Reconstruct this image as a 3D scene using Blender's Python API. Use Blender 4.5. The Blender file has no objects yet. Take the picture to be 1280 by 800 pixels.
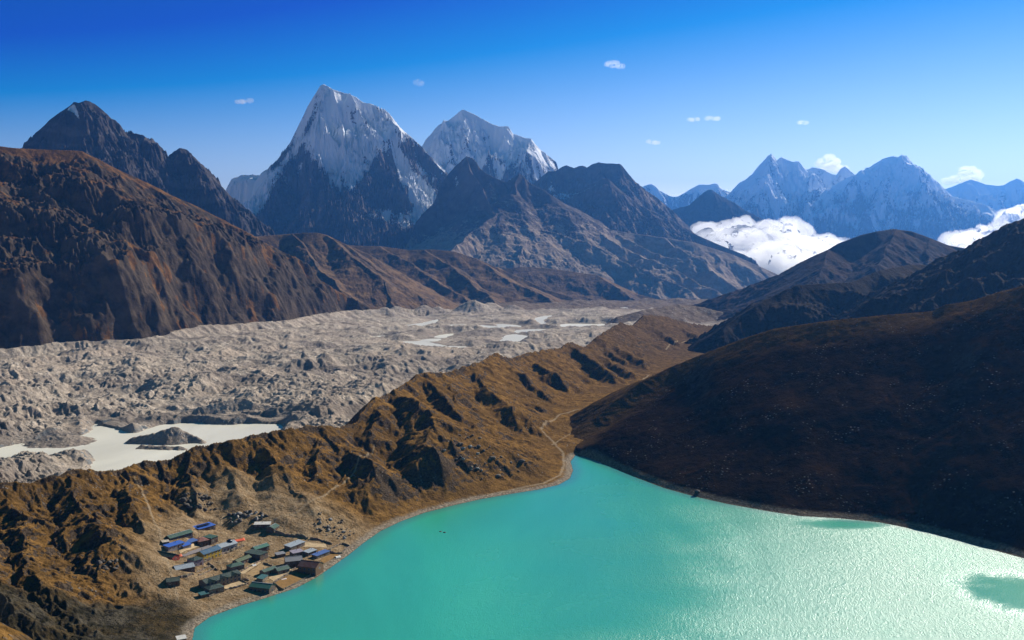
import bpy, bmesh, math, random
import numpy as np
from mathutils import Vector, Matrix

R = math.radians
SC = bpy.context.scene
COL = SC.collection
rng = np.random.default_rng(7)
random.seed(7)

# ---------------------------------------------------------------- camera frame (used to survey the site)
F_PX = 1280.0
PITCH = R(4.7)
CAM_Z = 250.0
cp, sp = math.cos(PITCH), math.sin(PITCH)

def ray(px, py):
    cx = (np.asarray(px, float) - 640.0) / F_PX
    cy = (400.0 - np.asarray(py, float)) / F_PX
    return cx, cp + cy * sp, -sp + cy * cp

def at(px, py, Y):
    dx, dy, dz = ray(px, py)
    t = np.asarray(Y, float) / dy
    return np.stack([dx * t, dy * t, CAM_Z + dz * t], -1)

def on_plane(px, py, z=0.0):
    dx, dy, dz = ray(px, py)
    t = (z - CAM_Z) / dz
    return np.stack([dx * t, dy * t], -1)

def project(X, Y, Z):
    zz = Z - CAM_Z
    f = Y * cp - zz * sp
    u = Y * sp + zz * cp
    return 640 + F_PX * X / f, 400 - F_PX * u / f

def pts(spec):
    a = np.array(spec, float)
    return at(a[:, 0], a[:, 1], a[:, 2])

# foot of the left hill along the glacier edge
WALL = pts([(-120,446,2300),(0,437,2480),(81,427,2600),(180,424,2700),(252,407,2950),(360,401,3250),(400,393,3500),(440,388,3700),(500,386,3850)])

# ---------------------------------------------------------------- noise
def _h(ix, iy, seed):
    ix = ix.astype(np.uint32); iy = iy.astype(np.uint32)
    h = ix * np.uint32(374761393) + iy * np.uint32(668265263) + np.uint32((seed * 2246822519) & 0xFFFFFFFF)
    h = (h ^ (h >> np.uint32(13))) * np.uint32(1274126177)
    h = (h ^ (h >> np.uint32(16))) * np.uint32(2246822519)
    return h ^ (h >> np.uint32(15))

_ANG = np.linspace(0, 2 * np.pi, 256, endpoint=False)
_GC = np.cos(_ANG).astype(np.float32); _GS = np.sin(_ANG).astype(np.float32)

def gn(x, y, seed=0):
    xf = np.floor(x); yf = np.floor(y)
    ix = xf.astype(np.int64); iy = yf.astype(np.int64)
    fx = (x - xf).astype(np.float32); fy = (y - yf).astype(np.float32)
    u = fx * fx * fx * (fx * (fx * 6 - 15) + 10)
    v = fy * fy * fy * (fy * (fy * 6 - 15) + 10)
    def g(i, j):
        a = (_h(ix + i, iy + j, seed) & np.uint32(255)).astype(np.int64)
        return _GC[a] * (fx - i) + _GS[a] * (fy - j)
    a = g(0, 0); b = g(1, 0); c = g(0, 1); d = g(1, 1)
    return (a + (b - a) * u + (c - a) * v + (a - b - c + d) * u * v) * 1.5

def fbm(x, y, octv=5, seed=0, gain=.5, lac=2.03):
    s = 0; a = 1.0; n = 0
    for k in range(octv):
        s = s + a * gn(x, y, seed + k * 17); n += a
        x = x * lac + 13.7; y = y * lac - 7.3; a *= gain
    return s / n

def ridged(x, y, octv=5, seed=0, gain=.5, lac=2.03):
    s = 0; a = 1.0; n = 0; w = 1.0
    for k in range(octv):
        r = 1 - np.abs(gn(x, y, seed + k * 17)); r = r * r * w
        s = s + a * r; n += a; w = np.clip(r * 1.6, 0, 1)
        x = x * lac + 13.7; y = y * lac - 7.3; a *= gain
    return s / n

def sst(a, b, x):
    t = np.clip((x - a) / (b - a), 0, 1)
    return t * t * (3 - 2 * t)

def smax(a, b, k):
    h = np.clip(.5 + .5 * (a - b) / k, 0, 1)
    return b + (a - b) * h + k * h * (1 - h)

def gully(x, y, dx, dy, seed):
    """stripes running along the slope: (dx, dy) is the unit contour direction"""
    xf = np.floor(x); yf = np.floor(y)
    ix = xf.astype(np.int64); iy = yf.astype(np.int64)
    fx = (x - xf).astype(np.float32); fy = (y - yf).astype(np.float32)
    va = np.zeros_like(fx); wt = np.zeros_like(fx)
    for i in (-1, 0, 1):
        for j in (-1, 0, 1):
            h = _h(ix + i, iy + j, seed)
            px = fx - i - (h & np.uint32(1023)).astype(np.float32) / 1023.
            py = fy - j - ((h >> np.uint32(10)) & np.uint32(1023)).astype(np.float32) / 1023.
            w = np.exp(-2.2 * (px * px + py * py))
            ph = ((h >> np.uint32(20)) & np.uint32(1023)).astype(np.float32) * .00614 * .35
            va += w * np.cos((px * dx + py * dy) * 6.2832 + ph); wt += w
    return va / wt

# ---------------------------------------------------------------- polylines and height fields
def seg_dist(X, Y, ax, ay, bx, by):
    ex, ey = bx - ax, by - ay
    L2 = max(ex * ex + ey * ey, 1e-6)
    t = np.clip(((X - ax) * ex + (Y - ay) * ey) / L2, 0, 1)
    qx = X - (ax + t * ex); qy = Y - (ay + t * ey)
    return np.sqrt(qx * qx + qy * qy), t

def poly_sd(X, Y, P):
    """signed distance to a closed polygon, positive outside"""
    d = np.full(X.shape, 1e9, np.float32); inside = np.zeros(X.shape, bool)
    n = len(P)
    for i in range(n):
        ax, ay = P[i]; bx, by = P[(i + 1) % n]
        dd, _ = seg_dist(X, Y, ax, ay, bx, by)
        d = np.minimum(d, dd)
        c = (ay > Y) != (by > Y)
        with np.errstate(divide='ignore', invalid='ignore'):
            xi = (bx - ax) * (Y - ay) / (by - ay + 1e-12) + ax
        inside ^= c & (X < xi)
    return np.where(inside, -d, d)

def line_near(X, Y, P):
    """nearest point of an open polyline: distance, interpolated z, arc length, side (+ = left of direction)"""
    P = np.asarray(P, float)
    d = np.full(X.shape, 1e9); z = np.zeros(X.shape); s = np.zeros(X.shape); sd = np.zeros(X.shape)
    acc = 0.
    for i in range(len(P) - 1):
        ax, ay = P[i][:2]; bx, by = P[i + 1][:2]
        dd, t = seg_dist(X, Y, ax, ay, bx, by)
        m = dd < d
        L = math.hypot(bx - ax, by - ay)
        d = np.where(m, dd, d)
        if P.shape[1] > 2: z = np.where(m, P[i][2] + t * (P[i + 1][2] - P[i][2]), z)
        s = np.where(m, acc + t * L, s)
        cr = (bx - ax) * (Y - ay) - (by - ay) * (X - ax)
        sd = np.where(m, np.sign(cr), sd)
        acc += L
    return d, z, s, sd

def cones(X, Y, segs, h0=-1e9):
    """max over ridge segments of (ridge height - profile(distance)); segs rows: ax ay az bx by bz slope L"""
    sh = X.shape
    x = X.ravel().astype(np.float32); y = Y.ravel().astype(np.float32)
    h = np.full(x.shape, h0, np.float32); dm = np.full(x.shape, 1e9, np.float32)
    for (ax, ay, az, bx, by, bz, sl, L) in segs:
        d, t = seg_dist(x, y, ax, ay, bx, by)
        d = d.astype(np.float32)
        drop = .5 * sl * d + L * (1 - np.exp(-d * (.5 * sl / L)))
        hh = az + t * (bz - az) - drop
        h = np.maximum(h, hh.astype(np.float32))
        dm = np.minimum(dm, d)
    return h.reshape(sh), dm.reshape(sh)

def line_segs(P, slope, L):
    return [(P[i][0], P[i][1], P[i][2], P[i + 1][0], P[i + 1][1], P[i + 1][2], slope, L) for i in range(len(P) - 1)]

def spurs(P, rs, every, slope_along, slope, L, length, base, toward=(-90, 45), sub=2, wig=.25, sub_sl=None):
    """spur ridges that leave a crest downhill (toward: heading and spread in degrees, -90 = to the camera)"""
    out = []
    P = np.asarray(P, float)
    d = np.r_[0, np.cumsum(np.hypot(np.diff(P[:, 0]), np.diff(P[:, 1])))]
    s = every * rs.uniform(.3, .7)
    while s < d[-1]:
        x = np.interp(s, d, P[:, 0]); y = np.interp(s, d, P[:, 1]); z = np.interp(s, d, P[:, 2])
        a = R(toward[0] + rs.uniform(-1, 1) * toward[1])
        ln = length * rs.uniform(.6, 1.25); n = 7; st = ln / n
        pts = [(x, y, z - 4)]
        k = slope_along * rs.uniform(.8, 1.2)
        for q in range(n):
            a += rs.normal(0, wig)
            x += math.cos(a) * st; y += math.sin(a) * st
            z -= st * k * rs.uniform(.4, 1.5) * (1.25 - .5 * q / n)
            pts.append((x, y, z))
            if z < base: break
        out += line_segs(pts, slope, L)
        if sub:
            for sg in (-1, 1):
                for q in range(1, len(pts) - 2, 2):
                    if rs.uniform() < .75:
                        x2, y2, z2 = pts[q]; a2 = a + sg * R(rs.uniform(35, 70)); p2 = [(x2, y2, z2 - 2)]
                        for w in range(3):
                            a2 += rs.normal(0, wig)
                            x2 += math.cos(a2) * st * .6; y2 += math.sin(a2) * st * .6
                            z2 -= st * .6 * (sub_sl or slope_along * 1.35); p2.append((x2, y2, z2))
                        out += line_segs(p2, slope, L)
        s += every * rs.uniform(.6, 1.4)
    return out

def grad(H, U, Yr):
    """world gradient of a height field on a (row Y, column u = X/Y) grid"""
    hu = np.gradient(H, U, axis=1); hy = np.gradient(H, Yr, axis=0)
    gx = hu / Yr[:, None]
    return gx, hy - U[None, :] * gx

def blur(a, n=1):
    for _ in range(n):
        a = np.pad(a, 1, mode='edge')
        a = (a[1:-1, 1:-1] * 4 + a[:-2, 1:-1] * 2 + a[2:, 1:-1] * 2 + a[1:-1, :-2] * 2 + a[1:-1, 2:] * 2
             + a[:-2, :-2] + a[2:, :-2] + a[:-2, 2:] + a[2:, 2:]) / 16
    return a

def erode(H, X, Y, U, Yr, lam, amp, octv, seed, mask=None, s0=.12, s1=.6, gain=.5, sharp=0.35):
    """carve drainage gullies down the slope; returns height and a crest(+)/gully(-) field"""
    cv = np.zeros_like(H)
    a = amp; l = lam
    for k in range(octv):
        gx, gy = grad(blur(H, 2), U, Yr)
        m = np.sqrt(gx * gx + gy * gy) + 1e-6
        c = gully(X / l, Y / l, (-gy / m).astype(np.float32), (gx / m).astype(np.float32), seed + k * 31)
        c = (1 - sharp) * c + sharp * (1 - 2 * np.abs(np.sin(np.arccos(np.clip(c, -1, 1)) * .5)))
        w = sst(s0, s1, m)
        if mask is not None: w = w * mask
        H = H + a * c * w
        cv += c * w * (.7 ** k)
        a *= gain; l *= .5
    return H, cv

# ---------------------------------------------------------------- objects
def tag(o, label=None, cat=None, group=None, kind=None):
    if label: o['label'] = label
    if cat: o['category'] = cat
    if group: o['group'] = group
    if kind: o['kind'] = kind
    return o

def mesh_obj(name, verts, faces, mat, parent=None, smooth=True, attrs=None):
    me = bpy.data.meshes.new(name)
    verts = np.asarray(verts, np.float32); faces = np.asarray(faces, np.int32)
    nv = len(verts); nf = len(faces); k = faces.shape[1]
    me.vertices.add(nv); me.vertices.foreach_set('co', verts.ravel())
    me.loops.add(nf * k); me.loops.foreach_set('vertex_index', faces.ravel())
    me.polygons.add(nf)
    me.polygons.foreach_set('loop_start', np.arange(0, nf * k, k, dtype=np.int32))
    me.polygons.foreach_set('loop_total', np.full(nf, k, np.int32))
    if smooth: me.polygons.foreach_set('use_smooth', np.ones(nf, bool))
    for n, a in (attrs or {}).items():
        at_ = me.attributes.new(n, 'FLOAT', 'POINT'); at_.data.foreach_set('value', np.asarray(a, np.float32).ravel())
    me.update(calc_edges=True)
    me.materials.append(mat)
    o = bpy.data.objects.new(name, me); COL.objects.link(o)
    if parent: o.parent = parent
    return o

def grid_faces(nr, nc, keep=None):
    i = np.arange(nr * nc).reshape(nr, nc)
    f = np.stack([i[:-1, :-1], i[:-1, 1:], i[1:, 1:], i[1:, :-1]], -1).reshape(-1, 4)
    if keep is not None:
        f = f[keep.ravel()]
    return f

def sheet(name, X, Y, H, mat, attrs, keep=None):
    nr, nc = X.shape
    V = np.stack([X, Y, H], -1).reshape(-1, 3)
    Fc = grid_faces(nr, nc, keep)
    used = np.zeros(len(V), bool); used[Fc.ravel()] = True
    idx = np.cumsum(used) - 1
    return mesh_obj(name, V[used], idx[Fc], mat, attrs={k: np.asarray(a).ravel()[used] for k, a in attrs.items()})

# ---------------------------------------------------------------- node helper
class NT:
    def __init__(s, name, rough=.9, spec=.2):
        s.m = bpy.data.materials.new(name); s.m.use_nodes = True
        s.t = s.m.node_tree; s.t.nodes.clear()
        s.out = s.t.nodes.new('ShaderNodeOutputMaterial')
        s.b = s.t.nodes.new('ShaderNodeBsdfPrincipled')
        s.b.inputs['Roughness'].default_value = rough
        s.b.inputs['Specular IOR Level'].default_value = spec
        s.t.links.new(s.b.outputs[0], s.out.inputs['Surface'])
        s._co = None
    def n(s, t): return s.t.nodes.new(t)
    def put(s, sock, v):
        if v is None: return
        if hasattr(v, 'is_linked') or hasattr(v, 'links'): s.t.links.new(v, sock)
        else:
            if isinstance(v, (tuple, list)) and len(v) == 3 and sock.type == 'RGBA': v = (*v, 1)
            sock.default_value = v
    @property
    def co(s):
        if s._co is None: s._co = s.n('ShaderNodeTexCoord').outputs['Object']
        return s._co
    def scaled(s, sx, sy, sz):
        m = s.n('ShaderNodeMapping'); s.put(m.inputs['Vector'], s.co); m.inputs['Scale'].default_value = (sx, sy, sz)
        return m.outputs[0]
    def noise(s, lam, detail=6, rough=.6, vec=None, dist=0., col=False):
        m = s.n('ShaderNodeTexNoise'); m.inputs['Scale'].default_value = 1.0 / lam
        m.inputs['Detail'].default_value = detail; m.inputs['Roughness'].default_value = rough
        m.inputs['Distortion'].default_value = dist
        s.put(m.inputs['Vector'], vec if vec is not None else s.co)
        return m.outputs['Color' if col else 'Fac']
    def voro(s, lam, feature='F1', out='Distance', vec=None, rnd=1.):
        m = s.n('ShaderNodeTexVoronoi'); m.feature = feature; m.inputs['Scale'].default_value = 1.0 / lam
        m.inputs['Randomness'].default_value = rnd
        s.put(m.inputs['Vector'], vec if vec is not None else s.co)
        return m.outputs[out]
    def ramp(s, v, a, b, smooth=True, lo=0., hi=1.):
        m = s.n('ShaderNodeMapRange'); m.interpolation_type = 'SMOOTHSTEP' if smooth else 'LINEAR'
        s.put(m.inputs['Value'], v); m.inputs['From Min'].default_value = a; m.inputs['From Max'].default_value = b
        m.inputs['To Min'].default_value = lo; m.inputs['To Max'].default_value = hi
        return m.outputs['Result']
    def math(s, op, a, b=None, clamp=False):
        m = s.n('ShaderNodeMath'); m.operation = op; m.use_clamp = clamp
        s.put(m.inputs[0], a); s.put(m.inputs[1], b)
        return m.outputs[0]
    def mix(s, f, a, b, mode='MIX'):
        m = s.n('ShaderNodeMix'); m.data_type = 'RGBA'; m.blend_type = mode; m.clamp_factor = True
        s.put(m.inputs['Factor'], f); s.put(m.inputs['A'] if False else m.inputs[6], a); s.put(m.inputs[7], b)
        return m.outputs[2]
    def attr(s, name):
        m = s.n('ShaderNodeAttribute'); m.attribute_name = name
        return m.outputs['Fac']
    def nz(s):
        g = s.n('ShaderNodeNewGeometry'); sep = s.n('ShaderNodeSeparateXYZ'); s.put(sep.inputs[0], g.outputs['Normal'])
        return sep.outputs['Z']
    def pz(s):
        sep = s.n('ShaderNodeSeparateXYZ'); s.put(sep.inputs[0], s.co); return sep.outputs['Z']
    def bump(s, h, dist, strength=1., normal=None):
        m = s.n('ShaderNodeBump'); m.inputs['Distance'].default_value = dist; m.inputs['Strength'].default_value = strength
        s.put(m.inputs['Height'], h); s.put(m.inputs['Normal'], normal)
        return m.outputs[0]
    def done(s, color=None, normal=None, rough=None):
        s.put(s.b.inputs['Base Color'], color); s.put(s.b.inputs['Normal'], normal); s.put(s.b.inputs['Roughness'], rough)
        return s.m

def flat(name, c, rough=.8, lam=1.5, var=.25, spec=.2, metal=0.):
    k = NT(name, rough, spec)
    d = tuple(v * (1 - var) for v in c); l = tuple(min(1, v * (1 + var)) for v in c)
    k.b.inputs['Metallic'].default_value = metal
    return k.done(k.mix(k.noise(lam, 4), d, l))
# ================================================================= the near ground: moraine, valley floor, lake shore
LAKE_PX = [(240,800),(243,785),(262,771),(300,757),(330,748),(370,735),(395,722),(415,708),(435,694),(455,678),(475,664),
  (500,652),(530,641),(565,632),(600,624),(640,617),(672,612),(698,606),(712,598),(716,588),(713,577),(719,569),(735,572),
  (760,582),(790,595),(830,610),(870,621),(910,630),(960,639),(1000,645),(1050,648),(1100,653),(1150,663),(1200,676),
  (1240,687),(1280,698),(1400,738),(1560,860),(1500,1100),(150,1100),(215,900)]
LAKE = on_plane([p[0] for p in LAKE_PX], [p[1] for p in LAKE_PX], 0.0)

CREST = pts([(-160,650,690),(-60,618,770),(0,604,800),(38,602,815),(70,593.5,830),(91,588,845),(115,586.5,855),(150,586,870),
  (168,578,890),(196,576,905),(217,572,915),(238,560,925),(266,555,940),(301,546,955),(320,543,965),(360,536,990),(400,532,1020),
  (423,534,1050),(443,528,1080),(458,508,1120),(470,496,1160),(482,493,1185),(490,489,1205),(510,477,1265),(529,465,1330),(556,466,1380),
  (587,457,1470),(603,450,1530),(619,441,1590),(632,446,1620),(642,448,1650),(654,442,1690),(681,437,1790),(697,436,1850),(712,427,1900),
  (732,434,1980),(747,420,2060),(775,403,2250),(791,407,2350),(806,393,2480),(830,395,2620),(861,403,2750),(900,409,2850),(950,411,2950)])
SPURS = [
 [(619,441,1590),(640,455,1545),(670,478,1480),(692,497,1440)],
 [(654,442,1690),(676,454,1640),(700,466,1590)],
 [(712,427,1900),(740,446,1800),(768,464,1700)],
 [(747,420,2060),(760,432,2010),(778,447,1930)],
 [(775,403,2250),(790,425,2150),(800,440,2050),(815,455,1930)],
 [(806,393,2480),(822,410,2400),(850,427,2280)],
 [(830,395,2620),(850,408,2520),(872,417,2430)],
 [(556,466,1380),(572,498,1240),(600,540,1110),(625,572,1035)],
 [(529,465,1330),(545,480,1270),(570,508,1170)],
 [(490,489,1205),(513,493,1150),(548,516,1082),(532,547,1010),(560,570,965),(592,612,900)],
 [(470,496,1160),(478,515,1090),(462,528,1060)],
 [(423,534,1050),(440,560,985),(466,580,935),(492,620,880),(512,645,850)],
 [(400,532,1020),(405,565,955),(398,590,920)],
 [(385,618,903),(408,612,903),(434,618,893),(452,640,862)],
 [(232,562,922),(236,598,868),(252,630,835)],
 [(320,543,965),(352,580,905),(374,606,880)],
 [(266,555,940),(286,585,890),(300,605,868)],
 [(91,588,845),(112,640,760),(142,670,725)],
 [(150,586,870),(165,622,805),(172,645,775)],
 [(0,604,800),(32,680,700),(62,730,640)],
 [(732,434,1980),(748,440,1930),(770,452,1830),(790,462,1760)], [(760,428,2060),(785,437,1990),(806,452,1890)], [(654,448,1680),(664,470,1560)], [(587,457,1470),(610,478,1380),(640,505,1280)],
 [(-60,618,770),(-20,690,670),(10,745,610)],
]
SPURS = [pts(s) for s in SPURS]
SPUR_S = [.9, .8, .95, .75, .9, .8, .7, .8, .75, .7, .75, .6, .75, .75, .6, .55, .6, .5, .5, .5]
SPUR_S = SPUR_S + [.6] * 9; SPUR_S = [v * .88 for v in SPUR_S]; SPUR_L = [16] * len(SPURS)
PATHS_PX = [
 [(300,772),(345,752),(385,733),(420,712),(440,695),(462,672),(490,655),(530,640),(560,630),(590,623),(640,612),(680,604),(700,594),(705,582),(704,566),(694,555),(684,545),(676,536),(683,526),(700,518),(722,512),(742,508),(760,500),(778,493),(800,478),(812,468)],
 [(205,700),(200,665),(185,630),(175,610),(168,596)],
 [(330,655),(372,640),(400,622),(420,608),(444,588),(460,568),(468,556)],
 [(690,556),(715,540),(735,528),(745,520)],
 [(832,437),(842,431),(858,426)],
 [(205,690),(215,720),(222,745),(216,775),(210,800)],
]

def unit(v): return v / (np.linalg.norm(v) + 1e-9)

def terrain_h(X, Y, full=False):
    sd = poly_sd(X, Y, LAKE)
    wx = fbm(X / 70, Y / 70, 3, 3) * 9; wy = fbm(X / 70, Y / 70, 3, 9) * 9
    dc, zc, sc, side = line_near(X, Y, CREST)
    west = side > 0                                   # glacier side of the crest
    zc = zc + 2.2 * gn(sc / 32, sc * 0, 5) + 1.2 * gn(sc / 11, sc * 0, 6)
    # valley floor and bench
    s = np.maximum(sd, 0)
    bench = .25 + .11 * np.minimum(s, 22) + .05 * np.clip(s - 22, 0, 160) + .012 * np.maximum(s - 182, 0)
    bench = np.minimum(bench, 13 + .8 * fbm(X / 60, Y / 60, 3, 21))
    far = sst(1300, 1700, Y)
    bench = bench * (1 - far) + far * (np.minimum(bench, 5) - .002 * (Y - 1300))
    bench = np.where(sd < 0, np.maximum(sd * .25, -14), bench)
    # main crest
    jag = .55 + .35 * fbm(X / 120, Y / 120, 2, 31)
    M = zc - .15 * dc - 75 * (1 - np.exp(-dc * jag * .8 / 75))
    wx = wx + 6 * fbm(X / 24, Y / 24, 3, 13); wy = wy + 6 * fbm(X / 24, Y / 24, 3, 19)
    sp_, _ = cones(X + wx, Y + wy, sum([line_segs(p, SPUR_S[i], SPUR_L[i]) for i, p in enumerate(SPURS)], []))
    M = smax(M, sp_ - 4.5 + 4 * fbm(X / 55, Y / 55, 3, 14), 7)
    rocky = sst(-.05, .3, fbm(X / 110, Y / 110, 4, 77))
    M = M + 3.0 * (ridged((X + wx) / 75, (Y + wy) / 75, 4, 41) - .45) * sst(2, 25, dc)
    z = smax(bench, bench + (M - bench) * sst(2, 60, sd), .05 + 5.0 * sst(4, 60, sd))
    z = np.where(west, np.maximum(zc - .95 * dc, -95), z)
    # the viewer's own slope
    knoll = 246 - .66 * Y + 16 * fbm(X / 90, Y / 90, 3, 61)
    kx = X / np.maximum(Y, 1)
    knoll = knoll + 92 * sst(-.22, -.52, kx) * np.exp(-((Y - 330) / 90) ** 2)
    z = np.maximum(z, np.where(Y < 480, knoll, -99))
    if full: return z, sd, dc, sc, west, rocky
    return z

def ground(px, py):
    """where the sight line through a point of the survey meets the ground"""
    px = np.atleast_1d(np.asarray(px, float)); py = np.atleast_1d(np.asarray(py, float))
    dx, dy, dz = ray(px, py)
    Yk = np.full(px.shape, 560.0); hit = np.zeros(px.shape, bool); res = np.full(px.shape, 900.0)
    step = 6.0
    for k in range(420):
        t = Yk / dy; zr = CAM_Z + dz * t; zt = terrain_lookup(dx * t, Yk)
        m = (~hit) & (zr <= zt)
        res[m] = Yk[m]; hit |= m
        if hit.all(): break
        Yk = Yk + step
    lo = res - step; hi = res.copy()
    for k in range(12):
        mid = (lo + hi) / 2; t = mid / dy
        m = (CAM_Z + dz * t) <= terrain_lookup(dx * t, mid)
        hi = np.where(m, mid, hi); lo = np.where(m, lo, mid)
    t = hi / dy
    return np.stack([dx * t, hi, terrain_lookup(dx * t, hi)], -1)

def ip_rows(a, b, H, n):
    """row distances that look even from the camera height"""
    w = np.linspace(1 / a, 1 / b, n)
    return 1 / w

# ---- build the height grid of the near ground
UN = np.linspace(-.70, .66, 1150)
YN = np.r_[np.linspace(50, 460, 60)[:-1], ip_rows(460, 3300, 250, 960)]
Xg = UN[None, :] * YN[:, None]; Yg = np.repeat(YN[:, None], len(UN), 1)
Zg, SD, DC, SCR, WEST, ROCKY = terrain_h(Xg, Yg, True)
# the village bench is levelled ground
vc = on_plane([205, 290, 440, 380, 255, 205], [690, 640, 655, 745, 752, 730], 8.0)
VIL = sst(40, -5, poly_sd(Xg, Yg, vc))
calm = (1 - .85 * VIL) * sst(3, 40, SD) * sst(400, 520, Yg)
Zg, CV = erode(Zg, Xg, Yg, UN, YN, 46, 2.9, 5, 91, gain=.56, mask=calm, s0=.08, s1=.42)
Zg = Zg + calm * (2.2 * fbm(Xg / 30, Yg / 30, 5, 51, .58) + .75 * ridged(Xg / 10, Yg / 10, 4, 55)) + .25 * fbm(Xg / 5, Yg / 5, 2, 57) * sst(1, 8, SD) * (1 - .7 * VIL)
Zg = np.where((SD > 0) & (Yg > 480) & ~WEST, np.maximum(Zg, .12 + .03 * SD * (SD < 40)), Zg)
PD = np.full(Xg.shape, 1e9)
ma_ = on_plane([-60, 0, 90, 165, 200, 225, 262, 246, 238, 120, -80], [786, 772, 772, 760, 752, 752, 770, 790, 830, 850, 850], 3.0)
MARSH = sst(10, -12, poly_sd(Xg, Yg, ma_) + 9 * fbm(Xg / 25, Yg / 25, 3, 71)) * (Yg > 480)

def terrain_lookup(x, y):
    x = np.asarray(x, float); y = np.clip(np.asarray(y, float), YN[0] + 1e-3, YN[-1] - 1e-3)
    fu = (x / y - UN[0]) / (UN[1] - UN[0]); fu = np.clip(fu, 0, len(UN) - 1.001); i = fu.astype(int); fu = fu - i
    j = np.clip(np.searchsorted(YN, y) - 1, 0, len(YN) - 2); fy = (y - YN[j]) / (YN[j + 1] - YN[j])
    return (Zg[j, i] * (1 - fu) + Zg[j, i + 1] * fu) * (1 - fy) + (Zg[j + 1, i] * (1 - fu) + Zg[j + 1, i + 1] * fu) * fy

for k, pp in enumerate(PATHS_PX):
    a = np.array(pp, float)
    g = ground(a[:, 0], a[:, 1])
    gg = g[:, :2]
    n = 8; tt = np.linspace(0, len(gg) - 1, (len(gg) - 1) * n + 1)
    gx = np.interp(tt, range(len(gg)), gg[:, 0]); gy = np.interp(tt, range(len(gg)), gg[:, 1])
    for q in range(len(gx) - 1):
        L_ = math.hypot(gx[q + 1] - gx[q], gy[q + 1] - gy[q])
        r0, r1 = np.searchsorted(YN, [min(gy[q], gy[q + 1]) - 25, max(gy[q], gy[q + 1]) + 25])
        ulo = min(gx[q] / gy[q], gx[q + 1] / gy[q + 1]) - 25 / gy[q]; uhi = max(gx[q] / gy[q], gx[q + 1] / gy[q + 1]) + 25 / gy[q]
        c0, c1 = np.searchsorted(UN, [ulo, uhi])
        if r1 <= r0 or c1 <= c0: continue
        d, _ = seg_dist(Xg[r0:r1, c0:c1], Yg[r0:r1, c0:c1], gx[q], gy[q], gx[q + 1], gy[q + 1])
        PD[r0:r1, c0:c1] = np.minimum(PD[r0:r1, c0:c1], d * (1.0 if k in (0, 4) else 1.6))
gx_, gy_ = grad(Zg, UN, YN)
SLP = np.sqrt(gx_ ** 2 + gy_ ** 2)

def ground_material():
    k = NT('moraine_ground', .95, 0.)
    sd, slp, cv, pth, vil, rk = [k.attr(a) for a in ('shore', 'slope', 'crest', 'trail', 'bare', 'rocky')]
    n1 = k.noise(60, 7, .62); n2 = k.noise(9, 6, .7); n3 = k.noise(2.2, 5, .7); n4 = k.noise(22, 6, .65, dist=.6)
    grass = k.mix(k.ramp(n2, .32, .68), (.095, .054, .018), (.295, .158, .046))
    grass = k.mix(k.ramp(n1, .42, .62), grass, (.145, .082, .028))
    grass = k.mix(k.math('MULTIPLY', k.ramp(n4, .5, .72), .6), grass, (.29, .165, .058))
    grass = k.mix(k.math('MULTIPLY', k.attr('far_brown'), .75), grass, k.mix(k.ramp(n2, .35, .65), (.060, .040, .026), (.150, .098, .058)))  # darker grey-brown with distance along the moraine
    rock = k.mix(k.ramp(n3, .3, .7), (.030, .021, .013), (.135, .098, .066))
    # steep ground and gully floors lose their grass
    f = k.math('ADD', k.ramp(slp, .42, .95), k.math('MULTIPLY', cv, -.10))
    f = k.math('ADD', f, k.ramp(n4, .35, .75, lo=-.45, hi=.45))
    f = k.math('ADD', f, k.math('MULTIPLY', rk, .28))
    c = k.mix(k.ramp(f, .50, .85), grass, rock)
    n5 = k.noise(34, 7, .72, dist=1.2)
    c = k.mix(k.math('MULTIPLY', k.ramp(n5, .54, .66), .6), c, (.042, .028, .014))
    # scattered stones
    v = k.voro(3.4); st = k.math('MULTIPLY', k.ramp(v, .30, .18), k.ramp(k.noise(28, 4, .6), .52, .66))
    c = k.mix(k.math('MULTIPLY', st, .8), c, k.mix(k.voro(3.4, out='Color'), (.10, .085, .07), (.42, .38, .34)))
    # dirt around the village, the trail and the stony beach
    dirt = k.mix(k.ramp(n3, .3, .7), (.26, .18, .10), (.44, .325, .20))
    c = k.mix(k.math('MULTIPLY', vil, k.ramp(n2, .3, .62, lo=.25, hi=.95)), c, dirt)
    tr = k.math('ADD', pth, k.math('MULTIPLY', n2, 4.0))
    c = k.mix(k.ramp(tr, 4.3, 2.5, lo=0, hi=.75), c, (.38, .285, .18))
    c = k.mix(k.attr('marsh'), c, k.mix(k.ramp(n2, .35, .62), (.030, .027, .016), k.mix(k.ramp(n4, .4, .6), (.10, .085, .06), (.085, .06, .028))))
    beach = k.mix(k.ramp(n3, .3, .7), (.15, .115, .08), (.44, .37, .28))
    b = k.math('ADD', sd, k.math('MULTIPLY', n2, 7.0))
    c = k.mix(k.ramp(b, 14, 7, lo=0, hi=.9), c, beach)
    c = k.mix(k.ramp(sd, .5, -.3), c, (.12, .10, .07))
    h = k.math('ADD', k.math('MULTIPLY', n2, 1.0), k.math('MULTIPLY', n3, .45))
    h = k.math('ADD', h, k.math('MULTIPLY', st, .35))
    return k.done(c, k.bump(h, 4.2, .95))

M_GROUND = ground_material()
keepN = ~((Zg[:-1, :-1] < -88) & (Zg[1:, 1:] < -88) & (Zg[:-1, 1:] < -88))
ter = sheet('terrain', Xg, Yg, Zg, M_GROUND, dict(shore=SD, slope=SLP, crest=CV, trail=np.minimum(PD, 60), bare=VIL, rocky=ROCKY, marsh=MARSH, far_brown=sst(1450, 2300, Yg + 150 * fbm(Xg / 120, Yg / 120, 3, 17))), keepN)
tag(ter, 'ochre grassed moraine ridge and valley floor along the turquoise lake', 'terrain', kind='structure')

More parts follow.
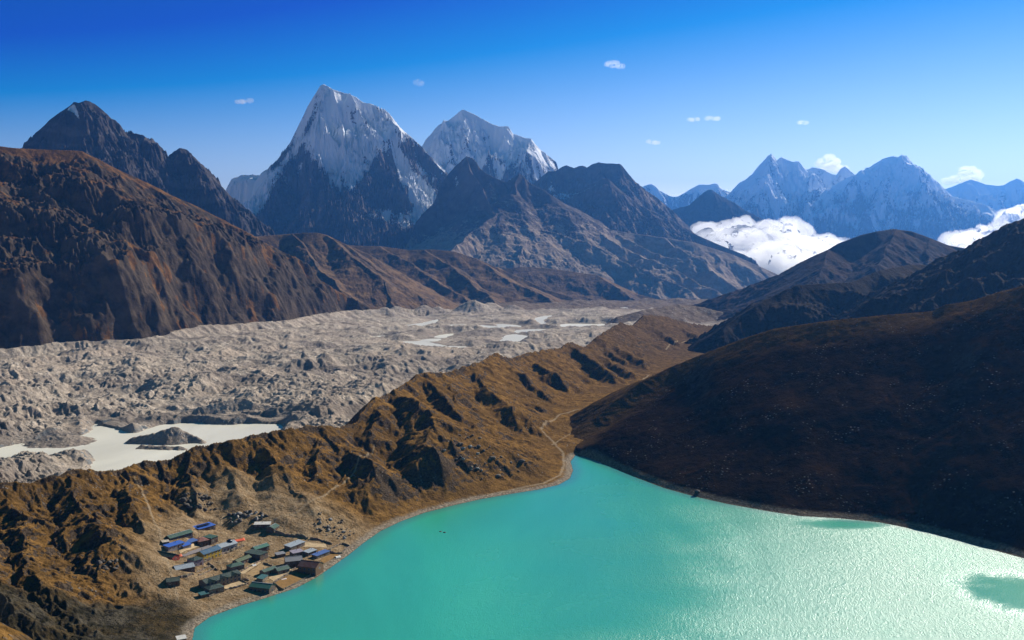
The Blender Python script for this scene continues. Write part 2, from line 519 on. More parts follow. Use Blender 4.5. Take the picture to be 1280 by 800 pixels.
# ================================================================= lake
def water_material(name, col, rough, lam, dist, patch=True, shal=None, spec=1.0):
    k = NT(name, rough, spec)
    k.b.inputs['IOR'].default_value = 1.58
    n = k.noise(lam, 5, .62, vec=k.scaled(1, .55, 1))
    n2 = k.noise(lam * 4, 4, .6, vec=k.scaled(1, .6, 1))
    h = k.math('ADD', n, k.math('MULTIPLY', n2, .9))
    big = k.noise(190, 5, .55, vec=k.scaled(1.0, .30, 1), dist=1.2)
    c = k.mix(k.ramp(big, .35, .7), tuple(v * .86 for v in col), tuple(v * 1.1 for v in col))
    b = k.n('ShaderNodeBump'); b.inputs['Distance'].default_value = dist
    k.put(b.inputs['Height'], h)
    if patch:
        wd = k.math('ADD', k.attr('wind'), k.ramp(big, .3, .7, lo=-.10, hi=.12))
        k.put(b.inputs['Strength'], k.ramp(wd, 0, 1, lo=.12, hi=1.0))
        r = k.ramp(wd, 0, 1, lo=rough * .5, hi=rough)
    else: r = None
    if shal is not None:
        sdp = k.attr('depth')
        c = k.mix(k.ramp(sdp, 16, 0, lo=0, hi=.75), c, shal)
    return k.done(c, b.outputs[0], r)

u = np.linspace(-.62, .78, 260); yv = np.linspace(330, 1190, 240)
LX = u[None, :] * yv[:, None]; LY = np.repeat(yv[:, None], len(u), 1)
lsd = poly_sd(LX, LY, LAKE)
M_LAKE = water_material('lake_water', (.040, .43, .27), .47, 1.1, 1.25, shal=(.055, .24, .20))
def calm_at(px, py, rx, ry):
    c0 = on_plane(px, py, 0.0); q = ((LX - c0[0] + 9 * fbm(LX / 30, LY / 30, 3, 2)) / rx) ** 2 + ((LY - c0[1]) / ry) ** 2
    return sst(3.2, .0, q + .8 * fbm(LX / 14, LY / 10, 4, 6))
WIND = sst(-170, 560, LX + 80 * fbm(LX / 120, LY / 60, 5, 88) + .25 * (900 - LY))
WIND = WIND * (1 - .6 * calm_at(1064, 655, 30, 11)) * (1 - .9 * calm_at(1276, 742, 30, 36))
lk = sheet('lake_water', LX, LY, LX * 0, M_LAKE, dict(depth=-lsd, wind=WIND), (lsd[:-1, :-1] < 14))
tag(lk, 'turquoise glacial lake filling the valley below the dark hill', 'lake', kind='structure')

# ================================================================= dark hill across the lake
HC = pts([(694,562,1180),(715,551,1222),(740,527,1252),(770,500,1280),(800,478,1302),(840,458,1318),(877,443,1315),(930,422.5,1282),(967,411,1262),
  (1027,402,1240),(1102,394,1215),(1166,389,1195),(1181,381,1190),(1215,375.6,1180),(1252,364,1162),(1280,357,1146),(1330,345,1130),(1420,325,1105),(1560,300,1085)])
uH = np.linspace(.035, .74, 760); yH = np.r_[np.linspace(640, 1420, 620), np.linspace(1424, 2000, 70)]
HX = uH[None, :] * yH[:, None]; HY = np.repeat(yH[:, None], len(uH), 1)
hs = poly_sd(HX, HY, LAKE); hd, hz, hl, hside = line_near(HX, HY, HC)
front = hside < 0
cs_ = np.r_[0, np.cumsum(np.hypot(np.diff(HC[:, 0]), np.diff(HC[:, 1])))]; acc_w = 0; acc_z = 0
for q in np.linspace(cs_[2], cs_[-1], 70):               # smooth height of the crest as felt from the slope below
    dd = (HX - np.interp(q, cs_, HC[:, 0])) ** 2 + (HY - np.interp(q, cs_, HC[:, 1])) ** 2
    w_ = 1 / (dd + 60.) ** 1.6; acc_w = acc_w + w_; acc_z = acc_z + w_ * np.interp(q, cs_, HC[:, 2])
hzs = acc_z / acc_w; m_ = sst(10, 60, hd)
hz = np.where(front, hz * (1 - m_) + np.maximum(hzs, hz) * m_, hz)
t = np.clip(hs, 0, None) / (np.clip(hs, 0, None) + hd + 1e-6)
HZ = np.where(front, hz * (1 - (1 - t) ** 1.06) , hz - .30 * hd - .0010 * hd * hd)
def boxblur(a, r):
    for ax in (0, 1):
        n_ = a.shape[ax]; pd = [(0, 0), (0, 0)]; pd[ax] = (r + 1, r)
        c_ = np.cumsum(np.pad(a, pd, mode='edge'), axis=ax)
        a = (np.take(c_, range(2 * r + 1, n_ + 2 * r + 1), ax) - np.take(c_, range(0, n_), ax)) / (2 * r + 1)
    return a
HB = boxblur(boxblur(HZ, 16), 16)
wb = sst(0, 40, hs) * sst(0, 45, hd)
HZ = HZ * (1 - wb) + HB * wb
HZ = np.where(front & (hs < 0), hs * .3, HZ)
fall = sst(0, 60, np.clip(hs, 0, None)) * sst(0, 50, hd)
wl = fbm(HX / 160, HY / 160, 4, 7)
HZ = HZ + fall * (8 * wl + 1.6 * fbm(HX / 45, HY / 45, 4, 8))
HZ, HCV = erode(HZ, HX, HY, uH, yH, 110, 1.5, 5, 15, mask=sst(0, 25, np.clip(hs, 0, None)) * sst(-5, 40, hd), s0=.05, s1=.35)
HZ = HZ + sst(1, 12, hs) * (.6 * ridged(HX / 12, HY / 12, 4, 33) - .3)
HZ = np.where((HX < 76 + 4 * fbm(HX / 10, HY / 10, 2, 3)) & (HY < 1196), -16, np.maximum(HZ, -16))
gxh, gyh = grad(HZ, uH, yH)
def dark_hill_material():
    k = NT('dark_heath_slope', .97, 0.)
    n1 = k.noise(70, 7, .6); n2 = k.noise(10, 7, .7); n3 = k.noise(2.4, 5, .72)
    sd, cr, near = k.attr('shore'), k.attr('crest'), k.attr('lit_rim')
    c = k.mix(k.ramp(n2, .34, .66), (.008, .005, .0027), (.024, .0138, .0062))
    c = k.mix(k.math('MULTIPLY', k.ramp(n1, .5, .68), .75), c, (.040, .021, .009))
    c = k.mix(k.ramp(near, 70, 6, lo=0, hi=.6), c, k.mix(k.ramp(n2, .35, .65), (.11, .062, .024), (.20, .118, .045)))  # sunlit rim put into the colour: paler brown near the crest
    v = k.voro(4.2); msk = k.ramp(k.noise(34, 5, .65), .50, .64)
    st = k.math('MULTIPLY', k.ramp(v, .30, .16), msk)
    c = k.mix(st, c, k.mix(k.voro(4.2, out='Color'), (.05, .045, .04), (.27, .25, .22)))
    rockb = k.math('MULTIPLY', k.ramp(k.attr('slope'), .55, .85), k.ramp(n2, .4, .6))
    c = k.mix(rockb, c, (.055, .048, .042))
    b = k.math('ADD', sd, k.math('MULTIPLY', n2, 7.0))
    c = k.mix(k.ramp(b, 13, 8, lo=0, hi=.9), c, k.mix(k.ramp(n3, .3, .7), (.10, .075, .05), (.32, .25, .18)))
    h = k.math('ADD', n2, k.math('ADD', k.math('MULTIPLY', n3, .5), k.math('MULTIPLY', st, .4)))
    return k.done(c, k.bump(h, 4.0, .9))
hk = (HZ[:-1, :-1] > -15.5) | (HZ[1:, 1:] > -15.5)
hill = sheet('hill', HX, HY, HZ, dark_hill_material(), dict(shore=np.clip(hs, -20, 200), crest=HCV, lit_rim=np.where(front, hd, 0), slope=np.hypot(gxh, gyh)), hk)
tag(hill, 'dark heathery hill rising from the right shore of the lake', 'hill', kind='structure')
# ================================================================= debris-covered glacier
def zg_plane(Y): return -46 - np.clip((Y - 1700) / 1900, 0, 1) * 8 - np.clip((Y - 3600) / 900, 0, 3) * 22

def zoomp(pp): return [(440 + x / 3.765, 370 + y / 3.765) for x, y in pp]
NEAR_POND = [(-60,576),(-20,566),(0,560),(40,552),(90,546),(110,541),(121,530),(140,536),(168,541),(200,531),(240,529),(275,531),(310,530),(352,531),
  (345,545),(300,575),(220,600),(150,604),(105,596),(116,577),(111,570),(80,573),(40,580),(0,584),(-50,600)]
FAR_PONDS = [zoomp(p) for p in [
 [(130,225),(200,216),(330,213),(400,226),(445,235),(380,244),(300,244),(220,247)],
 [(285,155),(330,143),(400,138),(480,135),(560,133),(585,138),(540,156),(440,162),(350,163)],
 [(700,220),(718,188),(770,180),(830,188),(890,182),(872,202),(800,208),(760,224)],
 [(975,140),(1000,131),(1080,131),(1150,133),(1192,133),(1172,158),(1080,160),(1000,152)],
 [(858,106),(942,90),(905,113),(912,128),(965,143),(930,150),(886,130)],
 [(595,138),(692,144),(692,162),(640,161)],
 [(145,152),(230,139),(330,126),(404,110),(385,132),(280,148),(200,158)],
 [(775,160),(902,156),(912,166),(790,178)],
 [(565,250),(650,230),(664,238),(634,253),(580,262)],
 [(455,236),(545,240),(532,258),(480,254)],
 [(90,190),(160,187),(185,195),(120,200)],
 [(685,132),(780,137),(794,150),(700,150)],
 [(1195,60),(1290,54),(1290,66),(1210,68)],
 [(385,192),(440,179),(484,179),(430,197)],
 [(330,205),(420,200),(400,214),(330,214)],
 ]] + [[(128,497),(150,495),(172,494),(160,500),(140,502)], [(205,509),(232,506),(236,510),(215,514)]]
def sm_poly(P, n=5):
    P = np.asarray(P, float); m = len(P); out = []
    for i in range(m):
        p0, p1, p2, p3 = P[i - 1], P[i], P[(i + 1) % m], P[(i + 2) % m]
        for q in range(n):
            t = q / n
            out.append(.5 * (2 * p1 + (p2 - p0) * t + (2 * p0 - 5 * p1 + 4 * p2 - p3) * t * t + (3 * p1 - p0 - 3 * p2 + p3) * t ** 3))
    return np.array(out)
def pond_world(pp, z):
    a = np.asarray(pp, float); return sm_poly(on_plane(a[:, 0], a[:, 1], z))
PONDS = [(pond_world(NEAR_POND, -46), -46.0)]
for pp in FAR_PONDS:
    a = np.asarray(pp, float); zc = -50.
    for _ in range(8):
        w = on_plane(a[:, 0].mean(), a[:, 1].mean(), zc); zc = float(zg_plane(np.array(w[1]))) - 3.0
    PONDS.append((pond_world(pp, zc), zc))

UG = np.linspace(-.72, .42, 1150); YG = ip_rows(1020, 5400, 290, 900)
GX = UG[None, :] * YG[:, None]; GY = np.repeat(YG[:, None], len(UG), 1)
wx = 40 * fbm(GX / 260, GY / 260, 3, 101); wy = 40 * fbm(GX / 260, GY / 260, 3, 102)
gz = zg_plane(GY)
big = ridged((GX + wx) / 330, (GY + wy) / 330, 3, 110)
mid = ridged((GX + wx) / 120, (GY + wy) / 120, 4, 112)
sml = ridged((GX + wx * .3) / 38, (GY + wy * .3) / 38, 4, 114)
fl = ridged((GX * .8 - GY * .6 + wx) / 210, (GX * .6 + GY * .8 + wy) / 620, 4, 118)
hum = 18 * (big - .35) + 22 * (fl - .4) + 9 * (mid - .30) + 5 * fbm(GX / 45, GY / 45, 5, 116, .6) + 1.6 * (ridged(GX / 16, GY / 16, 3, 117) - .4)
near = sst(3600, 1500, GY)
hum = hum * (.85 + .45 * near) + 5
wd, wz, ws, wside = line_near(GX, GY, WALL)
wall = wz + 6 * ridged(ws / 70, ws * 0, 3, 120) - 3 - np.where(wside > 0, .1 * wd, 62 * (1 - np.exp(-wd * .62 / 62)))
MOUND = [pts([(x, y, Y)])[0] for x, y, Y in [(592,374,4250),(612,377,4300),(480,384,3800),(497,382,3950),(548,383,4100),(452,386,3750),(530,381,4000),(640,380,4300),(560,400,3500)]]
FMOR = pts([(800,388,3500),(825,384,3600),(849,380,3700),(880,384,3700),(920,394,3600),(960,404,3500)])
cn, _ = cones(GX + wx * .2, GY + wy * .2, [(m[0] - 8, m[1], m[2], m[0] + 8, m[1] + 5, m[2], .55, 300) for m in MOUND] + line_segs(FMOR, .32, 90))
PSD = np.full(GX.shape, 1e9); PZ = np.zeros(GX.shape)
for P, zp in PONDS:
    lo = P.min(0) - 160; hi = P.max(0) + 160
    r0, r1 = np.searchsorted(YG, [lo[1], hi[1]])
    if r1 <= r0: continue
    d = poly_sd(GX[r0:r1], GY[r0:r1], P)
    m = d < PSD[r0:r1]
    PSD[r0:r1] = np.where(m, d, PSD[r0:r1]); PZ[r0:r1] = np.where(m, zp, PZ[r0:r1])
gz0 = np.maximum(gz + hum, np.maximum(wall, cn))
gz0, GCV = erode(gz0, GX, GY, UG, YG, 60, 4.2, 4, 131, s0=.05, s1=.35)
edge = PSD + 14 * fbm(GX / 40, GY / 40, 5, 140, .6)
nearp = GY < 1750
k_ = np.where(nearp, sst(0, 60, edge), sst(0, 45, edge))
lift = np.where(nearp, np.clip(1.5 + 9 * ridged(GX / 85, GY / 85, 3, 141) ** 2, 1, 9), .8)
floor_ = PZ + np.where(edge < 0, edge * .25, np.minimum(edge * np.where(nearp, .9, .12), lift * 2))
gz1 = np.where(PSD < 200, floor_ * (1 - k_) + np.maximum(gz0, PZ + lift) * k_, gz0)
# ice cliffs and rubble mounds beside the near pond, and the island in it
def isl(spec, slope, L):
    return line_segs(pts(spec), slope, L)
ISL = isl([(166,546,1452),(190,542,1455),(214,533,1462),(222,534,1462),(240,543,1458),(254,549,1450)], .75, 40) + \
      isl([(176,556,1415),(200,557,1410),(228,558,1405)], .5, 20) + isl([(62,543,1450),(80,541,1455)], .4, 8) + \
      isl([(0,553,1480),(30,540,1530),(60,537,1545),(75,539,1545)], .9, 40) + isl([(128,524,1590),(140,522,1600),(150,525,1600),(190,527,1610)], 1.1, 40) + \
      isl([(212,523,1650),(240,510,1680),(285,500,1700),(303,496,1710),(318,502,1700),(345,507,1700),(356,515,1690)], .8, 45) + \
      isl([(372,522,1650),(395,517,1670),(420,519,1670)], 1.0, 35) + isl([(98,574,1330),(70,578,1320),(40,586,1300),(0,597,1270),(-40,606,1240)], .5, 20)
ci, _ = cones(GX + wx * .12, GY + wy * .12, ISL)
ci = ci + 2.2 * (ridged(GX / 14, GY / 14, 3, 150) - .5)
gz1 = np.where(PSD < 170, np.maximum(gz1, ci), gz1)
gxx, gyy = grad(gz1, UG, YG)
def rubble_material():
    k = NT('glacier_rubble', .95, .03)
    n1 = k.noise(190, 7, .62, dist=.5); n2 = k.noise(26, 7, .7); n3 = k.noise(6, 5, .75)
    c = k.mix(k.ramp(n2, .3, .7), (.30, .245, .192), (.66, .55, .43))
    c = k.mix(k.math('MULTIPLY', k.ramp(n1, .42, .66), .7), c, (.50, .39, .295))
    c = k.mix(k.math('MULTIPLY', k.ramp(n3, .52, .7), .6), c, (.19, .155, .125))
    mp = k.n('ShaderNodeMapping'); k.put(mp.inputs['Vector'], k.co); mp.inputs['Rotation'].default_value = (0, 0, R(-62)); mp.inputs['Scale'].default_value = (.22, 1, 1)
    nb = k.noise(150, 6, .6, vec=mp.outputs[0], dist=.6)
    c = k.mix(k.math('MULTIPLY', k.ramp(nb, .46, .62), .6), c, (.215, .178, .150))
    n4 = k.noise(90, 7, .7, dist=1.0)
    c = k.mix(k.math('MULTIPLY', k.ramp(n4, .50, .62), .55), c, (.19, .16, .135))
    ice = k.math('MULTIPLY', k.ramp(k.attr('slope'), .75, 1.05), k.ramp(k.attr('pond'), 60, 25))
    c = k.mix(k.math('MULTIPLY', ice, k.ramp(n2, .35, .6)), c, (.17, .19, .20))
    c = k.mix(k.ramp(k.attr('brown'), .2, .8), c, k.mix(k.ramp(n2, .35, .65), (.12, .08, .05), (.23, .17, .12)))
    v = k.voro(9); st = k.math('MULTIPLY', k.ramp(v, .32, .2), k.ramp(n2, .5, .6))
    c = k.mix(k.math('MULTIPLY', st, .55), c, (.55, .51, .46))
    h = k.math('ADD', n2, k.math('ADD', k.math('MULTIPLY', n3, .5), k.math('MULTIPLY', st, .3)))
    return k.done(c, k.bump(h, 9.0, .9))
brown = np.clip((cn > gz + hum + 2) * sst(3300, 3500, GY) * sst(.06, .1, UG)[None, :] + sst(4000, 4700, GY) + sst(.16, .24, GX / GY) * sst(2700, 3000, GY), 0, 1)
kg = np.ones((len(YG) - 1, len(UG) - 1), bool)
cd, cz, cs, cside = line_near(GX[:-1, :-1], GY[:-1, :-1], CREST)
kg &= (cside > 0) & (cd > 25) | (GY[:-1, :-1] > 3250)
gl = sheet('glacier', GX, GY, gz1, rubble_material(), dict(slope=np.hypot(gxx, gyy), pond=np.clip(PSD, -20, 200), brown=brown), kg)
tag(gl, 'pale grey rubble covered glacier winding down the valley', 'glacier', kind='structure')
M_POND = water_material('pond_water', (.78, .735, .60), .40, 6, .1, patch=False, spec=.25)
POND_LABELS = ['milky grey meltwater lake with a rubble island behind the moraine village'] + ['pale milky meltwater pond among the far glacier rubble'] * len(FAR_PONDS)
for i, (P, zp) in enumerate(PONDS):
    lo, hi = P.min(0) - 14, P.max(0) + 14
    nx, ny = (90, 70) if i == 0 else (40, 24)
    gx = np.linspace(lo[0], hi[0], nx); gy = np.linspace(lo[1], hi[1], ny)
    PX_, PY_ = np.meshgrid(gx, gy)
    d = poly_sd(PX_, PY_, P)
    o = sheet('glacial_pond', PX_, PY_, PX_ * 0 + zp, M_POND, {}, d[:-1, :-1] < 14)
    tag(o, POND_LABELS[i], 'pond', 'meltwater ponds on the glacier', 'structure')
# ================================================================= hills and mountains
def mountain_material(name, rock_d, rock_l, veg=None, veg_l=None, lam=120., bump=30., snow=True, band=None, strata=0.0):
    k = NT(name, .93, .02)
    n1 = k.noise(lam * 4, 7, .6, dist=.4); n2 = k.noise(lam, 8, .68); n3 = k.noise(lam * .22, 6, .72)
    cv = k.attr('crest')
    c = k.mix(k.ramp(n2, .3, .7), rock_d, rock_l)
    c = k.mix(k.math('MULTIPLY', k.ramp(n1, .42, .62), .5), c, tuple(v * 1.25 for v in rock_l))
    if strata:
        w = k.n('ShaderNodeTexWave'); w.bands_direction = 'Z'; w.inputs['Scale'].default_value = .31 / strata * .5
        w.inputs['Distortion'].default_value = 9; w.inputs['Detail'].default_value = 4; w.inputs['Detail Scale'].default_value = .6
        k.put(w.inputs['Vector'], k.co)
        c = k.mix(k.math('MULTIPLY', k.ramp(w.outputs['Fac'], .35, .75), .4), c, tuple(v * .5 for v in rock_d))
    if veg:
        f = k.math('ADD', k.attr('veg'), k.ramp(n3, .3, .7, lo=-.3, hi=.3))
        f = k.math('ADD', f, k.ramp(n2, .3, .7, lo=-.25, hi=.25))
        c = k.mix(k.ramp(f, .35, .65), c, k.mix(k.ramp(n2, .35, .68), veg, veg_l))
    h = k.math('ADD', n2, k.math('MULTIPLY', n3, .4))
    if snow:
        s = k.math('ADD', k.attr('snow'), k.ramp(n3, .28, .72, lo=-.32, hi=.32))
        s = k.math('ADD', s, k.ramp(n2, .3, .7, lo=-.18, hi=.18))
        f = k.ramp(s, .42, .58)
        c = k.mix(f, c, (.86, .88, .91))
        k.put(k.b.inputs['Roughness'], k.ramp(s, .42, .58, lo=.93, hi=.6))
        h = k.math('MULTIPLY', h, k.ramp(s, .4, .65, lo=1, hi=.35))
    return k.done(c, k.bump(h, bump, .85))

def massif(name, label, px, Yr, nu, ny, segs, mat, noise, ero, snow=None, veg=None, kind='mountain', back=None, seed=0,
           keep_crest=None, post=None, poly_snow=None, base=-700, terr=None):
    """one mountain: ridges (segs) raised over a grid of sight rows, roughened and cut by gullies"""
    U = np.linspace((px[0] - 640) / F_PX, (px[1] - 640) / F_PX, nu)
    Yv = np.linspace(Yr[0], Yr[1], ny)
    if back: Yv = np.r_[Yv, np.linspace(Yr[1], back, 40)[1:]]
    X = U[None, :] * Yv[:, None]; Y = np.repeat(Yv[:, None], nu, 1)
    wamp, wl = noise['warp']
    if keep_crest is not None:
        dk = np.full(X.shape, 1e9)
        for P in keep_crest:
            for i in range(len(P) - 1):
                dk = np.minimum(dk, seg_dist(X, Y, P[i][0], P[i][1], P[i + 1][0], P[i + 1][1])[0])
        guard = sst(0, noise.get('guard', 250), dk)
    else: guard = 1.
    wx = wamp * fbm(X / wl, Y / wl, 4, seed + 1) * guard; wy = wamp * fbm(X / wl, Y / wl, 4, seed + 2) * guard
    H, dm = cones(X + wx, Y + wy, segs)
    H0 = H
    for (lam, amp, typ) in noise['add']:
        nz = (ridged(X / lam, Y / lam, 5, seed + int(lam)) - .45) * 1.6 if typ == 'r' else fbm(X / lam, Y / lam, 5, seed + int(lam))
        H = H + amp * nz * (.12 + .88 * guard)
    if terr:
        st, kk = terr
        q = (H + 70 * fbm(X / 330, Y / 330, 4, seed + 44) + .42 * X) / st; fr = q - np.floor(q)
        H = H + kk * st * (sst(.3, .75, fr) - fr) * guard
    lam, amp, octv = ero
    g2 = guard * .85 + .15 if keep_crest is not None else None
    H, cv = erode(H, X, Y, U, Yv, lam, amp, octv, seed + 300, mask=g2)
    if keep_crest is not None: H = np.minimum(H, H0 + noise.get('cap', 10) + noise.get('capk', .35) * dk)
    gx, gy = grad(H, U, Yv); sl = np.hypot(gx, gy)
    at_ = dict(crest=cv)
    n = fbm(X / noise.get('sl', 500), Y / noise.get('sl', 500), 5, seed + 400)
    if snow is not None:
        s = snow(X, Y, H, sl, cv, n, gx, gy)
        if poly_snow:
            qx, qy = project(X, Y, H)
            for P, wdt, amt in poly_snow:
                d = poly_sd(qx + 5 * n, qy + 5 * n, np.array(P, float))
                s = s + amt * sst(wdt, -wdt, d)
        at_['snow'] = np.clip(s, -1.5, 2)
    if veg is not None:
        at_['veg'] = veg(X, Y, H, sl, cv, n)
    if post: H = post(X, Y, H)
    low = H > base
    kp = low[:-1, :-1] | low[1:, 1:] | low[:-1, 1:]
    o = sheet(name, X, Y, np.maximum(H, base - 5), mat, at_, kp)
    tag(o, label, kind, kind='structure')
    return o

def nospur(seed): return np.random.default_rng(seed)

def left_foot(X, Y, H):
    d, z, s_, side = line_near(X, Y, WALL)
    d = d + 45 * fbm(X / 110, Y / 110, 4, 9) + 10
    return np.where(side > 0, np.minimum(H, z - 40 + 1.7 * np.clip(d, 0, None)), np.minimum(H, -118))

# ---- left hill with dark crags above the glacier
Lc = pts([(-330,170,3000),(-120,176,3100),(0,182,3200),(22,184.5,3220),(40,185,3240),(72,187,3270),(103,189,3300),(121,198,3330),(144,211.5,3360),(180,227,3400),(216,245,3440),
  (252,261,3490),(279,274.5,3520),(310,292.5,3560),(324,306,3590),(342,328.5,3630),(369,349,3680),(387,364.5,3720),(400,378,3750),(415,396,3790)])
rs = nospur(3)
sg = line_segs(Lc[:-4], .62, 900) + line_segs(Lc[-5:], 1.3, 500) + spurs(Lc[:-5], rs, 85, .62, .95, 260, 620, -60, toward=(-115, 22), sub=2, wig=.2)
m = mountain_material('craggy_grass_slope', (.022, .017, .013), (.095, .070, .048), (.085, .045, .020), (.19, .095, .034), lam=34, bump=9, snow=False)
massif('hill', 'brown hill with black crags and rusty grass above the left glacier edge', (-240, 600), (2350, 3850), 820, 520, sg, m,
  dict(warp=(50, 260), add=[(260, 30, 'r'), (70, 6, 'r'), (20, 2.0, 'r')], guard=130, sl=160), (130, 15, 5),
  veg=lambda X, Y, H, sl, cv, n: sst(1.0, .5, blur(sl, 5)) * .95 + .6 * n + .02 + .35 * sst(330, 480, H) - .08 * cv, kind='hill', back=4600, seed=20, post=left_foot, keep_crest=[Lc], base=-110, terr=(120, .5))

# ---- dark rock peaks behind it
Pk = pts([(-60,215,5600),(0,195,5700),(36,182,5800),(49.5,164,5850),(63,148.5,5900),(79,137,5930),(88,131,5950),(92,127.5,5955),(98,129,5955),(106,126,5960),(112,127,5965),(119,130.5,5980),(133,142,6000),(144,157.5,6020),
  (151,173,6040),(160,168,6050),(171,166.5,6060),(180,169,6070),(189,175.5,6080),(202.5,191,6100),(209,198,6110),(217,190,6120),(225,185,6130),(234,187,6140),(241,196,6150),(247.5,205,6160),(265.5,225,6180),(279,238.5,6200),(288,247.5,6210),(300,266,6220),(330,310,6250)])
rs = nospur(5)
sg = line_segs(Pk, 1.15, 800) + spurs(Pk, rs, 130, .95, 1.35, 500, 900, -100, toward=(-85, 40), sub=2)
m = mountain_material('dark_rock', (.030, .026, .026), (.115, .098, .09), lam=60, bump=16, strata=60)
massif('mountain', 'dark jagged triple peak with a tiny white tip behind the left hill', (-80, 400), (5150, 6400), 620, 360, sg, m,
  dict(warp=(70, 300), add=[(300, 55, 'r'), (90, 14, 'r'), (30, 5, 'r')], guard=60, cap=22, sl=200), (130, 26, 5),
  snow=lambda X, Y, H, sl, cv, n, gx, gy: -.55 + .25 * sst(500, 1000, H) + .25 * n - .25 * sst(.9, 1.6, sl),
  poly_snow=[([(83,138),(92,128),(98,140),(100,150),(92,142)], 3, 1.6), ([(272,232),(282,238),(300,262),(300,290),(288,268)], 6, .8)], back=7000, seed=40, keep_crest=[Pk], base=-110)

# ---- great white pyramid (two objects share the flank of the col)
Ck = pts([(270,262,9500),(280,243,9500),(286,231,9500),(290,223,9500),(299,219.5,9500),(311,220,9500),(321,220,9500),(331,220,9500),(336,210,9500),(344,202,9520),(355,198,9540),(362,187,9560),(368,174,9570),(374,160,9580),(377,152,9585),(380,149,9590),(382,140,9592),(385,131,9595),(391,121,9600),(396,114,9600),(399,109,9600),(402,106,9600),(405,105,9600),(410,108,9600),
  (417.5,112.5,9610),(426,116,9620),(436,118,9630),(445,122,9640),(455,128,9650),(464,129,9660),(470,131,9670),(480,135,9680),(486,141,9690),(492,149,9700),(498,157,9710),(505,166.5,9720),(511,171,9730),(517.5,177.5,9740),(524,182,9760),(530,187,9800),(545,205,9850)])
F1 = pts([(402,110,9580),(396,138,9400),(390,162,9250),(388,178,9150),(390,200,8980),(405,235,8760),(419,258,8600),(428,275,8480)])
F2 = pts([(437,119,9600),(447,140,9480),(462,158,9330),(474,182,9150),(477,193,9080)])
F2a = pts([(477,193,9080),(464,215,8950),(450,238,8830),(440,255,8740)])
F2b = pts([(477,193,9080),(496,214,8930),(512,236,8800),(508,254,8690)])
F3 = pts([(470,131,9660),(485,155,9520),(500,180,9380),(520,200,9260),(535,215,9180)])
F4 = pts([(374,160,9560),(372,180,9420),(362,200,9280),(345,235,9050),(330,262,8850),(318,285,8680)])
F5 = pts([(315,292,8500),(340,280,8480),(368,262,8480),(400,258,8420),(429,259,8380),(449,271,8330),(481,288,8260),(515,306,8180),(560,330,8050)])
F6 = pts([(412,110,9590),(425,150,9380),(432,185,9180),(425,215,9020)])
rs = nospur(11)
sg = line_segs(Ck, 2.1, 1600) + line_segs(F1, 2.2, 1100) + line_segs(F2, 1.5, 600) + line_segs(F2a, 1.35, 600) + line_segs(F2b, 1.35, 600) + \
     line_segs(F3, 1.4, 500) + line_segs(F4, 1.5, 800) + line_segs(F5, .95, 700) + line_segs(F6, 2.4, 900) + \
     spurs(F1[1:], rs, 160, 1.0, 2.6, 1100, 380, 60, toward=(-55, 18), sub=0) + spurs(F4[2:], rs, 190, .95, 1.3, 350, 420, 0, toward=(-85, 15), sub=0) + \
     spurs(F5, rs, 170, .7, 1.0, 350, 520, -60, toward=(-80, 35), sub=1) + spurs(Ck[30:], rs, 150, 1.0, 1.4, 300, 420, 100, toward=(-90, 25), sub=1)
snow_rock = mountain_material('snow_and_rock', (.040, .036, .036), (.165, .135, .118), lam=85, bump=26)
def ck_snow(X, Y, H, sl, cv, n, gx, gy):
    return -.42 + 1.35 * sst(330, 1050, H + 300 * n) + .7 * n - .5 * sst(1.1, 3.0, sl) - .22 * cv + .75 * sst(.15, -.75, cv) * sst(50, 700, H)
massif('mountain', 'tall steep white pyramid peak left of centre, highest in the view', (250, 590), (7750, 9900), 760, 560, sg, snow_rock,
  dict(warp=(110, 520), add=[(800, 190, 'r'), (300, 60, 'r'), (100, 16, 'r'), (36, 5, 'r')], guard=90, cap=14, capk=.2, sl=420), (230, 78, 5), snow=ck_snow,
  poly_snow=[([(500,206),(522,222),(545,236),(548,252),(520,262),(505,240),(496,222)], 6, 1.7), ([(508,262),(545,250),(535,275),(505,290),(478,278),(450,270),(470,264)], 8, 1.5),
             ([(280,236),(300,222),(335,222),(338,246),(330,262),(306,284),(280,282)], 7, 1.6), ([(300,222),(345,205),(370,165),(382,170),(372,190),(350,215),(330,240),(300,238)], 5, .7),
             ([(370,150),(400,105),(440,115),(490,140),(478,185),(440,205),(400,205),(380,175)], 14, .38),
             ([(446,195),(452,215),(440,240),(430,232),(436,210)], 6, .9), ([(384,165),(437,150),(462,180),(448,205),(445,240),(425,236),(402,202)], 6, .5),
             ([(372,178),(390,200),(408,225),(426,260),(405,264),(330,264),(350,225),(362,192)], 6, -.85), ([(477,191),(512,235),(505,260),(452,258),(447,242),(462,213)], 4, -1.3),
             ([(497,183),(512,174),(545,200),(548,222),(520,206)], 5, -.9)],
  back=10600, seed=60, keep_crest=[Ck], base=-420)

